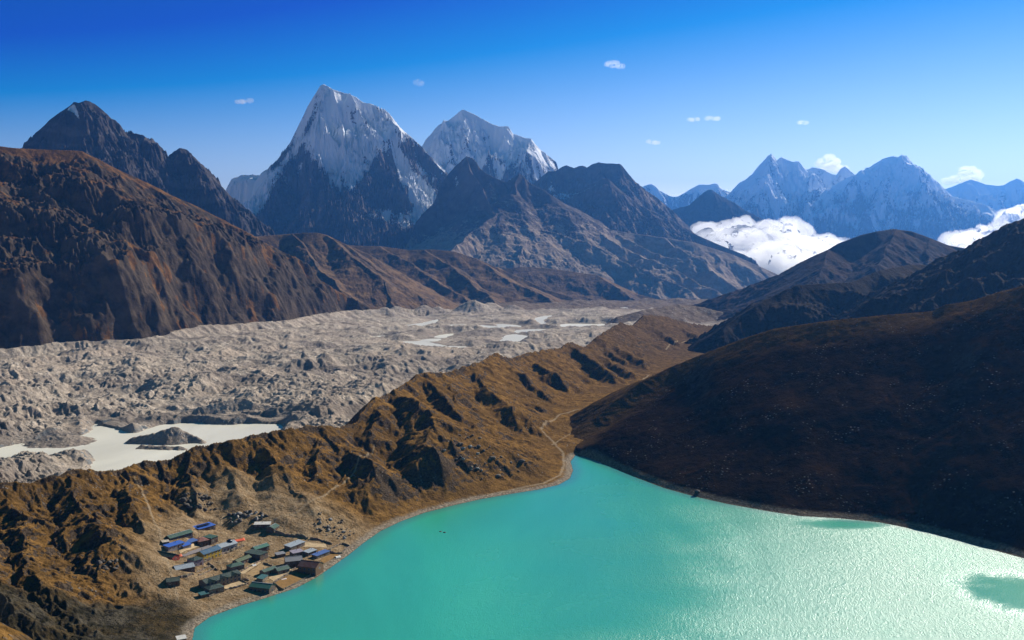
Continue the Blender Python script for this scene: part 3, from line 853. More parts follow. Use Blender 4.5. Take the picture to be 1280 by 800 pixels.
# ---- snow dome behind to the right
Tk = pts([(515,205,11650),(526,194,11650),(530,186,11650),(533,174,11660),(540,166,11670),(549,155.6,11690),(555,152,11700),(561,149,11700),(568,145,11700),(574,140,11700),(578.5,137.5,11700),(583,139,11700),(592.5,143,11700),(602,149,11700),(610,152,11700),(617.5,155,11700),
  (626,157,11680),(633,156,11660),(636,157,11660),(639,165,11660),(648,169,11640),(656,172,11620),(664,174,11600),(667,177,11600),(670.6,184,11580),(676,189,11560),(682,191,11540),(685,198,11530),(687,205.5,11520),(693.6,213.6,11500),(705,232,11450),(720,255,11400)])
T1 = pts([(633,157,11600),(622,185,11350),(612,215,11100),(600,250,10800)])
T2 = pts([(664,174,11560),(662,200,11300),(668,225,11080),(672,260,10800)])
T3 = pts([(560,150,11650),(552,180,11380),(560,210,11150)])
rs = nospur(13)
sg = line_segs(Tk, 1.7, 1300) + line_segs(T1, 1.3, 500) + line_segs(T2, 1.3, 500) + line_segs(T3, 1.3, 400) + spurs(Tk, rs, 200, 1.0, 1.4, 350, 600, 100, toward=(-95, 30), sub=1)
def tk_snow(X, Y, H, sl, cv, n, gx, gy):
    return .38 + .85 * sst(400, 1300, H + 250 * n) + .65 * n - .5 * sst(1.1, 3.0, sl) - .22 * cv + .45 * sst(.15, -.75, cv) - .0009 * np.clip(X - 60, 0, 900)
massif('mountain', 'broad snow capped dome peak right of the tall white pyramid', (495, 760), (10300, 11900), 560, 380, sg, snow_rock,
  dict(warp=(110, 520), add=[(800, 170, 'r'), (300, 60, 'r'), (100, 18, 'r'), (36, 5, 'r')], guard=160, sl=420), (260, 60, 5), snow=tk_snow,
  poly_snow=[([(552,152),(578,137),(618,154),(630,158),(600,160),(575,156)], 4, 1.0)], back=12600, seed=80, keep_crest=[Tk], base=-420)

# ---- dark ridge with two tips in front of the dome
Mk = pts([(488,330,7900),(500,317,7950),(511,302,8000),(520,277,8120),(530,265,8200),(542.5,252.5,8280),(547,240,8320),(552,227.5,8380),(560,217,8430),(570.6,205.6,8480),(577,200,8500),(583,195,8500),(590,197,8490),(595.6,202.5,8480),(600,210,8470),(608,216.6,8440),(624,224,8400),(633,227.5,8380),(641,222,8390),(649,216.3,8400),(655,221,8390),(661,227.5,8380),(670,233,8360),(680,237,8340),
  (686,242,8320),(705,258,8260),(722,272,8200),(745,284,8140),(780,290,8060),(830,297,7960),(868,303,7900),(916,318,7800),(950,333,7720),(985,349,7650),(1010,362,7600)])
M1 = pts([(583,195,8480),(592,225,8260),(604,252,8060),(614,275,7900),(600,295,7700),(575,325,7400)])
M2 = pts([(649,217,8380),(643,245,8150),(640,268,7950),(660,278,7860),(685,289,7760),(710,297,7680),(737,306,7560),(786,329,7300),(822,352,7050),(864,369,6850)])
M3 = pts([(614,268,7940),(590,290,7600),(570,312,7300),(555,335,7000)])
M4 = pts([(730,276,8160),(760,300,7800),(800,318,7550),(840,335,7350),(890,360,7050)])
M5 = pts([(830,297,7960),(860,318,7650),(900,340,7350),(930,360,7150)])
rs = nospur(17)
sg = line_segs(Mk[:12], 3.4, 1500) + line_segs(Mk[11:24], 1.9, 1300) + line_segs(Mk[23:], .62, 700) + line_segs(M1[:4], 2.3, 1000) + line_segs(M1[3:], 1.0, 500) + line_segs(M2[:4], 1.6, 700) + line_segs(M2[3:], .72, 500) + line_segs(M3, .8, 500) + line_segs(M4, .62, 400) + line_segs(M5, .6, 400) + \
     spurs(Mk[14:24], rs, 170, .75, 1.05, 350, 600, -60, toward=(-72, 22), sub=0) + spurs(M2, rs, 420, .5, .7, 300, 500, -150, toward=(-120, 25), sub=0) + spurs(Mk[26:], rs, 420, .45, .6, 300, 900, -250, toward=(-75, 18), sub=0)
mid_rock = mountain_material('brown_rock_pale_mist', (.042, .034, .032), (.135, .105, .085), (.25, .185, .135), (.40, .305, .225), lam=70, bump=14)  # the pale slope colours stand in for bright valley mist
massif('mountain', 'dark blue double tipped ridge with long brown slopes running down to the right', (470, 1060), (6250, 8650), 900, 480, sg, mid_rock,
  dict(warp=(90, 460), add=[(700, 60, 'f'), (260, 8, 'r'), (90, 3, 'r'), (34, 1.2, 'r')], guard=140, capk=.15, sl=320), (260, 8, 4),
  snow=lambda X, Y, H, sl, cv, n, gx, gy: -.75 + .25 * sst(500, 900, H) + .35 * n - .15 * cv,
  poly_snow=[([(566,222),(572,216),(574,228),(570,238)], 3, 1.1)],
  veg=lambda X, Y, H, sl, cv, n: 1.0 * sst(420, 60, H) + .35 * n - .1 * cv - .3 * sst(.9, 1.4, sl) + .35 * sst(700, 1700, X) + .15, back=9300, seed=100, keep_crest=[Mk], base=-420)  # paler low down and to the right: mist painted into the slope

# ---- ridge behind with a patch of snow
Nk = pts([(660,235,10000),(685,214,10000),(693.6,213.6,10000),(698.5,211,10000),(703,208,10000),(708,206.5,10000),(713,208,10000),(718,210,10000),(723,208,10000),(728,207,10000),(734,209,10000),(740,205,10000),(747,202.5,10000),(758,204,10000),(770,204.5,10000),(774,204,10000),(776.5,205.5,10000),(781,212,10000),(786,218.5,10000),(793,226,10000),(802.5,234.7,10000),(812,241,10000),(822,247.7,10000),(832,256,10000),(841.5,264,9950),(854.5,283.5,9850),(880,300,9700)])
N1 = pts([(705,262,9000),(715,246,9080),(724.5,238,9120),(736,231,9160),(747,226.6,9200),(754,223,9200),(760,223.5,9200),(770,233,9180),(785,245,9150),(802.5,257.5,9120),(815,264,9090),(828.5,270.5,9060),(842,277,9020),(857,287,8960),(885,300,8850),(930,318,8700)])
rs = nospur(19)
sg = line_segs(Nk, 1.2, 900) + line_segs(N1, 1.0, 700) + spurs(Nk, rs, 190, .8, 1.2, 350, 500, 0, toward=(-95, 30), sub=1) + spurs(N1, rs, 190, .7, .95, 350, 500, 0, toward=(-95, 30), sub=1)
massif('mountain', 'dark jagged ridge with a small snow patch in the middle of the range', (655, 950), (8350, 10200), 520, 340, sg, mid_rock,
  dict(warp=(70, 420), add=[(320, 30, 'r'), (110, 14, 'r'), (38, 6, 'r')], guard=120, sl=320), (150, 22, 5),
  snow=lambda X, Y, H, sl, cv, n, gx, gy: -.62 + .35 * sst(500, 900, H) + .35 * n - .15 * cv - .2 * sst(.9, 1.5, sl),
  poly_snow=[([(683,236),(690,228),(697,238),(712,238),(730,236),(747,228),(744,233),(722,244),(705,252),(690,248)], 4, 1.1)],
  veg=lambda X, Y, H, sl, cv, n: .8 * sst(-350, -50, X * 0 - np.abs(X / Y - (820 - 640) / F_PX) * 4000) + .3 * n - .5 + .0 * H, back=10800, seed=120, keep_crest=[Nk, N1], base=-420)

# ---- rounded brown hills at the far glacier edge
J1 = pts([(230,300,4550),(290,297,4600),(320,295.5,4650),(354,293,4700),(380,291,4700),(396,291,4700),(409,294,4700),(433.5,306,4700),(464,319.5,4700),(492,335,4700),(533,366,4650),(556,380,4600),(580,390,4550)])
J1b = pts([(409,294,4690),(440,318,4560),(470,345,4400),(488,372,4250),(496,386,4150)])
J1c = pts([(320,296,4640),(345,325,4450),(380,350,4250),(405,385,4000)])
J1d = pts([(365,292,4690),(395,330,4450),(430,365,4200)])
J1e = pts([(433,306,4690),(480,340,4500),(520,372,4350)])
rs = nospur(23)
hill_m = mountain_material('brown_grass_slope', (.060, .043, .033), (.135, .096, .068), (.120, .072, .040), (.245, .150, .076), lam=45, bump=9, snow=False)
vg = lambda X, Y, H, sl, cv, n: .62 + .6 * n - .18 * cv - .4 * sst(.55, .9, sl)
nz = dict(warp=(45, 300), add=[(260, 14, 'f'), (90, 2, 'r'), (30, .7, 'r')], guard=140, sl=200)
sg = line_segs(J1, .62, 700) + line_segs(J1b, .55, 250) + line_segs(J1c, .55, 250) + line_segs(J1d, .5, 200) + line_segs(J1e, .5, 200)
massif('hill', 'smooth brown hill at the far left end of the glacier', (225, 620), (3750, 4900), 560, 300, sg, hill_m, nz, (140, 4, 5), veg=vg, kind='hill', back=5300, seed=140, keep_crest=[J1], base=-140)
J2 = pts([(380,300,5500),(420,304,5500),(444,307,5500),(475,307.5,5500),(512.5,312.6,5500),(540,311.6,5500),(567.5,314,5500),(595,323,5480),(622.5,335,5450),(646.6,345,5420),(681,361,5350),(715,371,5300),(750,382,5250),(800,392,5200)])
J2b = pts([(530,312,5490),(560,330,5350),(590,350,5150),(612,370,4950),(625,380,4850)])
J2c = pts([(475,308,5490),(520,335,5250),(560,362,5000),(590,380,4850)])
J2d = pts([(595,323,5470),(640,352,5250),(690,378,5000)])
sg = line_segs(J2, .6, 700) + line_segs(J2b, .5, 250) + line_segs(J2c, .45, 250) + line_segs(J2d, .4, 200)
massif('hill', 'low brown hill with pale diagonal ribs beyond the glacier ponds', (370, 840), (4450, 5700), 560, 280, sg, hill_m, nz, (160, 4, 5), veg=vg, kind='hill', back=6200, seed=160, keep_crest=[J2], base=-190)
J3 = pts([(560,345,6300),(629,336,6300),(645,334,6300),(664,333.5,6300),(698,337,6280),(732.5,342,6250),(747,343.5,6240),(770,355,6200),(793,367,6150),(835,377,6080),(880,386,6000)])
J3b = pts([(747,344,6230),(790,372,5950),(815,380,5850)])
sg = line_segs(J3, .5, 600) + line_segs(J3b, .4, 200)
massif('hill', 'hazy low brown hill under the dark double tipped ridge', (540, 920), (5500, 6450), 460, 220, sg, hill_m, nz, (160, 4, 5), veg=vg, kind='hill', back=6900, seed=180, keep_crest=[J3], base=-250)

# ---- right-hand hills
Fk = pts([(845,455,2120),(868,439,2170),(889,419,2200),(908,406,2220),(926,394,2250),(945,382,2270),(967,370,2300),(982,362,2315),(997,355.5,2330),(1030,354,2340),(1061,353,2350),(1072,350,2370),(1084,344,2400),(1100,338,2420),(1117,334,2450),(1134,331,2480),(1151,331,2500),(1170,334,2500),(1181,331,2450),(1200,317.5,2350),(1215,308,2300),(1230,304,2250),(1245,300.6,2200),(1250,294,2180),(1256,289,2150),(1264,281,2100),(1280,272.5,2050),(1330,250,1980),(1420,225,1900),(1550,205,1800)])
rs = nospur(29)
sg = line_segs(Fk, .62, 700) + spurs(Fk, rs, 110, .48, .72, 220, 420, -10, toward=(-105, 25), sub=1)
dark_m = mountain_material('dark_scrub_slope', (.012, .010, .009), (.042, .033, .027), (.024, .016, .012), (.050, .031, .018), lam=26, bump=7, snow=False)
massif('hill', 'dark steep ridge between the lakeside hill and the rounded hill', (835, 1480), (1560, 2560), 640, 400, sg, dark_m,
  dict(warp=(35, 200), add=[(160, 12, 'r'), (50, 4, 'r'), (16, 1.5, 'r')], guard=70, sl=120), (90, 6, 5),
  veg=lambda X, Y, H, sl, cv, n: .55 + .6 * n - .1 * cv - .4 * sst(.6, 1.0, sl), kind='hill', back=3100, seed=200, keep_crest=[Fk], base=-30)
Gk = pts([(978,364,3670),(990,351,3700),(1002,340,3750),(1016,329,3800),(1035,312,3850),(1048,304,3880),(1061,299,3900),(1078,293,3930),(1095,289,3950),(1117,286,4000),(1140,289,4000),(1162,297,4000),(1185,306,4000),(1206,310,4000),(1260,312,3950),(1360,300,3900),(1500,290,3800)])
Gb = pts([(1035,312,3840),(1030,335,3650),(1010,360,3450)])
Gc = pts([(1120,286,3990),(1110,310,3780),(1090,335,3560)])
Gd = pts([(1162,297,3990),(1165,320,3780),(1150,340,3600)])
sg = line_segs(Gk, 1.0, 500) + line_segs(Gb, .5, 250) + line_segs(Gc, .5, 250) + line_segs(Gd, .5, 250)
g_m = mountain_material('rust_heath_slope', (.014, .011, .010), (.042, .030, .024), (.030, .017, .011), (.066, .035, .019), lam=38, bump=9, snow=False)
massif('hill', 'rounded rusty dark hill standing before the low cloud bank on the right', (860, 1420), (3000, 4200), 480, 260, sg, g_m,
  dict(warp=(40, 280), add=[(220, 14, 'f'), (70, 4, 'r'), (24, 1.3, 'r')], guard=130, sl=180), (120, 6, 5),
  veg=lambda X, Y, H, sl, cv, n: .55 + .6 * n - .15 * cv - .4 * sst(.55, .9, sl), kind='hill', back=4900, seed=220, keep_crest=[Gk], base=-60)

# ---- far ranges
far_rock = mountain_material('far_snow_and_rock', (.045, .042, .045), (.15, .13, .12), lam=190, bump=60)
def far_snow(off, lo, hi):
    return lambda X, Y, H, sl, cv, n, gx, gy: off + .5 * sst(.15, -.75, cv) + .95 * sst(lo, hi, H + 350 * n) + .6 * n - .45 * sst(1.0, 2.6, sl) - .2 * cv
Ok = pts([(760,262,24000),(790,240,24000),(806,232,24000),(811,230,24000),(815,230,24000),(820,233,24000),(825,238,24000),(830,241,24000),(835,244,24000),(841,246,24000),(848,245,24000),(860,238,24000),(874,230.5,24000),(885,231,24000),(893,229.5,24000),(897,230,24000),(903,236,24000),(912,240,24000),(919,241,24000),(935,250,24000),(970,262,24000)])
rs = nospur(31)
sg = line_segs(Ok, 1.3, 2500) + spurs(Ok, rs, 500, .9, 1.3, 800, 1400, 0, toward=(-95, 35), sub=1)
massif('mountain', 'small pale blue far range in the gap at the middle of the horizon', (770, 980), (22600, 24300), 320, 170, sg, far_rock,
  dict(warp=(200, 900), add=[(700, 80, 'r'), (220, 35, 'r')], guard=260, sl=700), (350, 60, 5), snow=far_snow(-.15, 500, 1500), back=25500, seed=240, keep_crest=[Ok], base=-600)
O2 = pts([(815,285,14000),(830,270,14000),(841,262,14000),(852,259,14000),(864,256,14000),(872,247,14000),(880,240,14000),(885,237.5,14000),(890,237,14000),(900,244.5,14000),(910,250,14000),(919,254,14000),(926,259,14000),(932,264,14000),(942,268,14000),(949,272,14000),(965,280,14000),(990,292,14000)])
rs = nospur(37)
sg = line_segs(O2, .95, 1200) + spurs(O2, rs, 280, .65, .95, 400, 700, -100, toward=(-95, 35), sub=1)
massif('mountain', 'dark blue cone peak just left of the low cloud bank', (800, 1010), (13000, 14200), 300, 170, sg, dark_m,
  dict(warp=(100, 500), add=[(360, 35, 'r'), (120, 14, 'r')], guard=160, sl=420), (190, 28, 5), veg=lambda X, Y, H, sl, cv, n: .3 + 0 * X, back=15000, seed=260, keep_crest=[O2], base=-600)
Kk = pts([(890,268,21500),(905,252,21500),(919,241,21500),(926,234,21500),(934,227.5,21500),(941,217,21500),(949,207,21500),(956,200,21500),(960,195,21500),(964,193.5,21500),(968,196,21500),(971,200.5,21500),(974,198,21500),(977,196.4,21500),(981,199,21500),(986,201,21500),(992,203,21500),(996,202,21500),(999.4,203,21500),(1004,209,21500),(1009,212.5,21500),(1014,209,21500),(1020,209,21500),(1028,211,21500),(1035,214,21500),(1041,217,21500),(1046,218,21500),(1051,210,21500),(1056,207,21500),(1062,212,21500),(1069,218,21500),(1080,228,21500),(1110,250,21400)])
K1 = pts([(964,194,21400),(960,220,20900),(950,245,20400),(940,268,19950)])
K2 = pts([(999,203,21400),(1004,230,20900),(990,255,20400),(980,280,19900)])
rs = nospur(41)
sg = line_segs(Kk, 1.45, 2400) + line_segs(K1, 1.2, 900) + line_segs(K2, 1.2, 900) + spurs(Kk, rs, 420, .85, 1.25, 700, 1500, 0, toward=(-95, 35), sub=1)
massif('mountain', 'jagged saddle shaped snow peak above the low cloud bank', (880, 1130), (18900, 21800), 440, 320, sg, far_rock,
  dict(warp=(190, 900), add=[(1500, 300, 'r'), (600, 130, 'r'), (200, 30, 'r'), (80, 9, 'r')], guard=300, sl=700), (450, 100, 5), snow=far_snow(.1, 200, 1300), back=23000, seed=280, keep_crest=[Kk], base=-600)
Sk = pts([(1000,262,20500),(1025,243,20500),(1048,228,20500),(1069,218,20500),(1077,214,20500),(1084,210.6,20500),(1093,205,20500),(1102.5,199.4,20500),(1110,197,20500),(1117.5,195.6,20500),(1122,197,20500),(1126,194.5,20500),(1130,196,20500),(1132.5,194.5,20500),(1136,200,20500),(1140,207,20500),(1145,208,20500),(1149.5,207,20500),(1154,212,20500),(1159,218,20500),(1166,222,20500),(1174,227.5,20500),(1181,235,20500),(1189,244,20500),(1202,249,20450),(1215,252,20400),(1234,257.5,20350),(1249,267,20300),(1275,285,20200)])
S1 = pts([(1128,195,20400),(1120,222,19900),(1105,248,19450),(1085,275,19000)])
S2 = pts([(1150,207,20400),(1158,235,19950),(1165,262,19500),(1160,285,19100)])
S3 = pts([(1084,211,20400),(1062,238,20000),(1045,265,19600)])
rs = nospur(43)
sg = line_segs(Sk, 1.35, 2400) + line_segs(S1, 1.15, 900) + line_segs(S2, 1.15, 900) + line_segs(S3, 1.1, 900) + spurs(Sk, rs, 420, .85, 1.2, 700, 1500, 0, toward=(-95, 35), sub=1)
massif('mountain', 'wide pyramid snow peak on the right horizon above the rounded hill', (980, 1300), (18200, 20800), 520, 320, sg, far_rock,
  dict(warp=(190, 900), add=[(1500, 300, 'r'), (600, 130, 'r'), (200, 30, 'r'), (80, 9, 'r')], guard=300, sl=700), (450, 100, 5), snow=far_snow(.1, 200, 1300), back=22000, seed=300, keep_crest=[Sk], base=-600)
Qk = pts([(1150,250,26000),(1175,239,26000),(1185,235,26000),(1200,229,26000),(1208,226,26000),(1215,224.5,26000),(1225,228,26000),(1234,230.5,26000),(1246,232,26000),(1256,231,26000),(1264,226,26000),(1271,223,26000),(1276,225,26000),(1282,229,26000),(1310,222,26000),(1340,235,26000),(1400,225,26000),(1460,245,26000)])
rs = nospur(47)
sg = line_segs(Qk, 1.2, 2600) + spurs(Qk, rs, 500, .8, 1.2, 800, 1600, 0, toward=(-95, 35), sub=1)
massif('mountain', 'pale low far snow range at the right edge of the view', (1140, 1480), (23700, 26300), 360, 200, sg, far_rock,
  dict(warp=(220, 1000), add=[(800, 90, 'r'), (250, 40, 'r')], guard=280, sl=800), (380, 62, 5), snow=far_snow(.1, 300, 1400), back=27500, seed=320, keep_crest=[Qk], base=-600)

# ---- valley floor far below, reaching the horizon
U = np.linspace(-.95, .95, 220); Yv = np.geomspace(3000, 27800, 170)
X = U[None, :] * Yv[:, None]; Y = np.repeat(Yv[:, None], len(U), 1)
Z = np.interp(Y, [3000, 4000, 5000, 6500, 9000, 12000, 28000], [-75, -115, -150, -235, -400, -560, -600]) + 25 * fbm(X / 500, Y / 500, 4, 5)
gr = sheet('ground', X, Y, Z, hill_m, dict(veg=Z * 0 + .7, crest=Z * 0), None)
tag(gr, 'dim brown valley floor stretching away under the far mountains', 'ground', kind='structure')
_ico = {}
def ico(sub):
    if sub not in _ico:
        b = bmesh.new(); bmesh.ops.create_icosphere(b, subdivisions=sub, radius=1)
        _ico[sub] = (np.array([v.co[:] for v in b.verts]), np.array([[v.index for v in f.verts] for f in b.faces])); b.free()
    return _ico[sub]

# ================================================================= village
def fa(x, y): return (185 + x / 6.667, 635 + y / 6.667)
def fb(x, y): return (280 + x / 6.667, 640 + y / 6.667)
def box_vf(x0, x1, y0, y1, z0, z1):
    V = [(x, y, z) for z in (z0, z1) for y in (y0, y1) for x in (x0, x1)]
    return V, [(0, 2, 3, 1), (4, 5, 7, 6), (0, 1, 5, 4), (2, 6, 7, 3), (0, 4, 6, 2), (1, 3, 7, 5)]
class MB:
    def __init__(s): s.V = []; s.F = []
    def add(s, V, F):
        k = len(s.V); s.V += list(V); s.F += [tuple(i + k for i in f) for f in F]; return s
    def box(s, *a): return s.add(*box_vf(*a))
    def build(s, name, mat, parent=None, smooth=False):
        me = bpy.data.meshes.new(name); me.from_pydata([tuple(v) for v in s.V], [], s.F); me.materials.append(mat); me.update()
        if smooth:
            for p in me.polygons: p.use_smooth = True
        o = bpy.data.objects.new(name, me); COL.objects.link(o)
        if parent: o.parent = parent
        return o
def sheet_metal(name, c, ribs=1.1):
    k = NT(name, .55, .3)
    w_ = k.n('ShaderNodeTexWave'); w_.inputs['Scale'].default_value = 1.2 / ribs; w_.bands_direction = 'X'
    k.put(w_.inputs['Vector'], k.co)
    n = k.noise(3.2, 5, .7)
    c1 = k.mix(k.ramp(n, .4, .75), c, tuple(.45 * v + .10 for v in c))
    c1 = k.mix(k.math('MULTIPLY', w_.outputs['Fac'], .35), c1, tuple(v * .6 for v in c))
    return k.done(c1, k.bump(w_.outputs['Fac'], .06, .7))
def masonry(name, a, b):
    k = NT(name, .92, .1)
    v = k.voro(.7, out='Color', vec=k.scaled(1, 1, 1.7)); e = k.voro(.7, feature='DISTANCE_TO_EDGE', vec=k.scaled(1, 1, 1.7))
    c = k.mix(k.ramp(k.noise(.9, 4, .7), .3, .7), a, b); c = k.mix(.35, c, v, 'MULTIPLY')
    c = k.mix(k.ramp(e, .10, .03, lo=0, hi=.7), c, tuple(x * .45 for x in a))
    return k.done(c, k.bump(e, .08, .8))
RC = dict(green=(.030, .105, .065), dkgreen=(.022, .055, .036), bright=(.022, .165, .105), olive=(.085, .125, .045), blue=(.010, .13, .62), violet=(.05, .14, .42),
          navy=(.02, .05, .24), red=(.26, .085, .05), maroon=(.13, .035, .022), mauve=(.30, .25, .235), grey=(.27, .27, .28), pale=(.36, .42, .47), teal=(.02, .13, .13), bluegreen=(.025, .12, .22),
          white=(.72, .68, .60), cream=(.58, .49, .36), lilac=(.36, .31, .38))
RC = {k: tuple(.88 * x + .12 * (.3 * v[0] + .6 * v[1] + .1 * v[2]) + .012 for x in v) for k, v in RC.items()}
ROOF = {k: sheet_metal('roof_' + k, v) for k, v in RC.items()}
WALLM = dict(stone=masonry('stone_masonry', (.22, .175, .13), (.40, .33, .25)), dark=masonry('dark_masonry', (.14, .11, .085), (.27, .21, .165)),
             yellow=flat('yellow_wall_paint', (.50, .34, .05), .85, 2.5), mauve=flat('mauve_wall_paint', (.34, .27, .30), .85, 2.5), brown=flat('brown_timber_wall', (.17, .095, .055), .85, 1.5),
             greyw=flat('grey_render', (.36, .34, .31), .85, 2.5), redw=flat('red_wall_paint', (.30, .07, .05), .85, 2.5))
M_FRAME = flat('window_frame_paint', (.62, .58, .50), .7); M_FRAME2 = flat('window_frame_blue', (.10, .17, .26), .7)
M_DOOR = flat('door_timber', (.12, .055, .03), .7); M_PIPE = flat('stove_pipe', (.20, .19, .18), .5, metal=.6); M_SOLAR = flat('solar_glass', (.012, .018, .035), .15, 3, .1, .6)
_pk = NT('window_glass', .08, .7); M_PANE = _pk.done((.03, .035, .045))

def zone(A, B, h):
    """ground-plan ends of a roof line seen at A and B, h metres above the ground there"""
    m = ground([(A[0] + B[0]) / 2], [(A[1] + B[1]) / 2 + 3])[0]
    z = m[2]
    a = on_plane(A[0], A[1], z + h); b = on_plane(B[0], B[1], z + h)
    zz = terrain_lookup(np.array([a[0], b[0]]), np.array([a[1], b[1]]))
    return a, b, float(min(zz.min(), z))

NBUILD = [0]
def house(name, label, A, B, w, h, roof, wall='dark', kind='gable', rise=None, gables=0, win=True, cat='building', floors=1, lean=False, group='stone lodges and huts of the village'):
    rise = rise if rise is not None else w * .22
    a, b, z0 = zone(A, B, h + rise * .6)
    d = b - a; L = float(np.linalg.norm(d)); ang = math.atan2(d[1], d[0]); c = (a + b) / 2
    root = bpy.data.objects.new(name, None); COL.objects.link(root); root.empty_display_size = 2
    root.location = (c[0], c[1], z0); root.rotation_euler = (0, 0, ang)
    tag(root, label, cat, group)
    hl, hw = L / 2, w / 2; under = -2.2
    wl = MB()
    if kind == 'gable':
        V = [(-hl, -hw, under), (hl, -hw, under), (hl, hw, under), (-hl, hw, under), (-hl, -hw, h), (hl, -hw, h), (hl, hw, h), (-hl, hw, h), (-hl, 0, h + rise - .02), (hl, 0, h + rise - .02)]
        wl.add(V, [(0, 3, 2, 1), (0, 1, 5, 4), (2, 3, 7, 6), (1, 2, 6, 9, 5), (3, 0, 4, 8, 7), (4, 5, 9, 8), (6, 7, 8, 9)])
    elif kind == 'shed':
        V = [(-hl, -hw, under), (hl, -hw, under), (hl, hw, under), (-hl, hw, under), (-hl, -hw, h), (hl, -hw, h), (hl, hw, h + rise - .02), (-hl, hw, h + rise - .02)]
        wl.add(V, [(0, 3, 2, 1), (0, 1, 5, 4), (2, 3, 7, 6), (1, 2, 6, 5), (3, 0, 4, 7), (4, 5, 6, 7)])
    else: wl.box(-hl, hl, -hw, hw, under, h)
    wl.build('wall', WALLM[wall], root)
    ov, e, th = .45, .35, .14
    sl = rise / hw if kind == 'gable' else rise / w
    r = MB()
    if kind == 'gable':
        for s in (-1, 1):
            y0, zz0 = s * (hw + ov), h - sl * ov
            V = [(-hl - e, y0, zz0), (hl + e, y0, zz0), (hl + e, 0, h + rise), (-hl - e, 0, h + rise)]
            V += [(x, y, z + th) for x, y, z in V]
            Fq = [(0, 1, 2, 3), (7, 6, 5, 4), (0, 4, 5, 1), (1, 5, 6, 2), (2, 6, 7, 3), (3, 7, 4, 0)]
            r.add(V, Fq if s > 0 else [f[::-1] for f in Fq])
        for g in range(gables):                           # cross gables along the front
            gx = -hl + (g + .5) * L / gables; gw = L / gables * .40; gh = rise * 1.05
            V = [(gx - gw, -hw - ov - .3, h - .1), (gx + gw, -hw - ov - .3, h - .1), (gx, -hw - ov - .3, h + gh), (gx - gw, .2, h - .1), (gx + gw, .2, h - .1), (gx, .2, h + gh)]
            r.add(V, [(0, 1, 2), (0, 2, 5, 3), (1, 4, 5, 2), (0, 3, 4, 1), (3, 5, 4)])
    elif kind == 'shed':
        V = [(-hl - e, -hw - ov, h - sl * ov), (hl + e, -hw - ov, h - sl * ov), (hl + e, hw + ov, h + rise + sl * ov), (-hl - e, hw + ov, h + rise + sl * ov)]
        V += [(x, y, z + th) for x, y, z in V]
        r.add(V, [(3, 2, 1, 0), (4, 5, 6, 7), (0, 1, 5, 4), (1, 2, 6, 5), (2, 3, 7, 6), (3, 0, 4, 7)])
    elif kind == 'hip':
        x1 = max(hl - hw, hl * .15)
        V = [(-hl - e, -hw - ov, h), (hl + e, -hw - ov, h), (hl + e, hw + ov, h), (-hl - e, hw + ov, h), (-x1, 0, h + rise), (x1, 0, h + rise)]
        r.add(V, [(3, 2, 1, 0), (0, 1, 5, 4), (2, 3, 4, 5), (1, 2, 5), (3, 0, 4)])
    else: r.box(-hl - e, hl + e, -hw - e, hw + e, h, h + .25)
    ro = r.build('roof', ROOF[roof], root)
    if kind == 'gable' and w > 5:
        MB().box(-hl - e, hl + e, -.22, .22, h + rise + th - .02, h + rise + th + .10).build('ridge_cap', ROOF['pale' if roof in ('bright', 'green') else roof], ro)
    if win and L > 6:
        n = max(2, int(L / 3.1)); fr = M_FRAME if NBUILD[0] % 3 else M_FRAME2
        f1 = h / floors
        for fl in range(floors):
            zb = fl * f1 + .8; zt = min(zb + 1.45, fl * f1 + f1 - .25)
            for q in range(n):
                x = -hl + (q + .5) * L / n
                if fl == 0 and q == n // 2:
                    dd = MB().box(x - .55, x + .55, -hw - .09, -hw - .003, -.1, 2.0).build('door', M_DOOR, root)
                    MB().box(x + .32, x + .42, -hw - .14, -hw - .093, .95, 1.1).build('handle', M_PIPE, dd)
                    continue
                ww = .72
                f = MB()
                for (xa, xb, za, zb_) in ((x - ww, x + ww, zb, zb + .12), (x - ww, x + ww, zt - .12, zt), (x - ww, x - ww + .12, zb + .12, zt - .12), (x + ww - .12, x + ww, zb + .12, zt - .12), (x - .05, x + .05, zb + .12, zt - .12)):
                    f.box(xa, xb, -hw - .10, -hw - .003, za, zb_)
                fo = f.build('window', fr, root)
                MB().box(x - ww + .13, x + ww - .13, -hw - .06, -hw - .006, zb + .13, zt - .13).build('pane', M_PANE, fo)
        y = 0
        zb = max(.8, h - f1 + .8)
        f = MB().box(hl + .003, hl + .08, -.6, .6, zb, zb + 1.1).build('window', fr, root)
        MB().box(hl + .083, hl + .10, -.48, .48, zb + .12, zb + .98).build('pane', M_PANE, f)
    if L > 8 and w >= 5:
        x = hl * rng.uniform(-.6, .6)
        p = MB(); ns = 8; pr = .16; zb = h + (rise * .5 if kind == 'gable' else .1)
        yy = hw * .45
        V = [(x + pr * math.cos(i * math.tau / ns), yy + pr * math.sin(i * math.tau / ns), z) for z in (zb, h + rise + 1.1) for i in range(ns)]
        p.add(V, [(i, (i + 1) % ns, ns + (i + 1) % ns, ns + i) for i in range(ns)] + [tuple(range(ns, 2 * ns))])
        p.build('stove_pipe', M_PIPE, root)
    NBUILD[0] += 1
    return root, L, hl, hw, h, rise

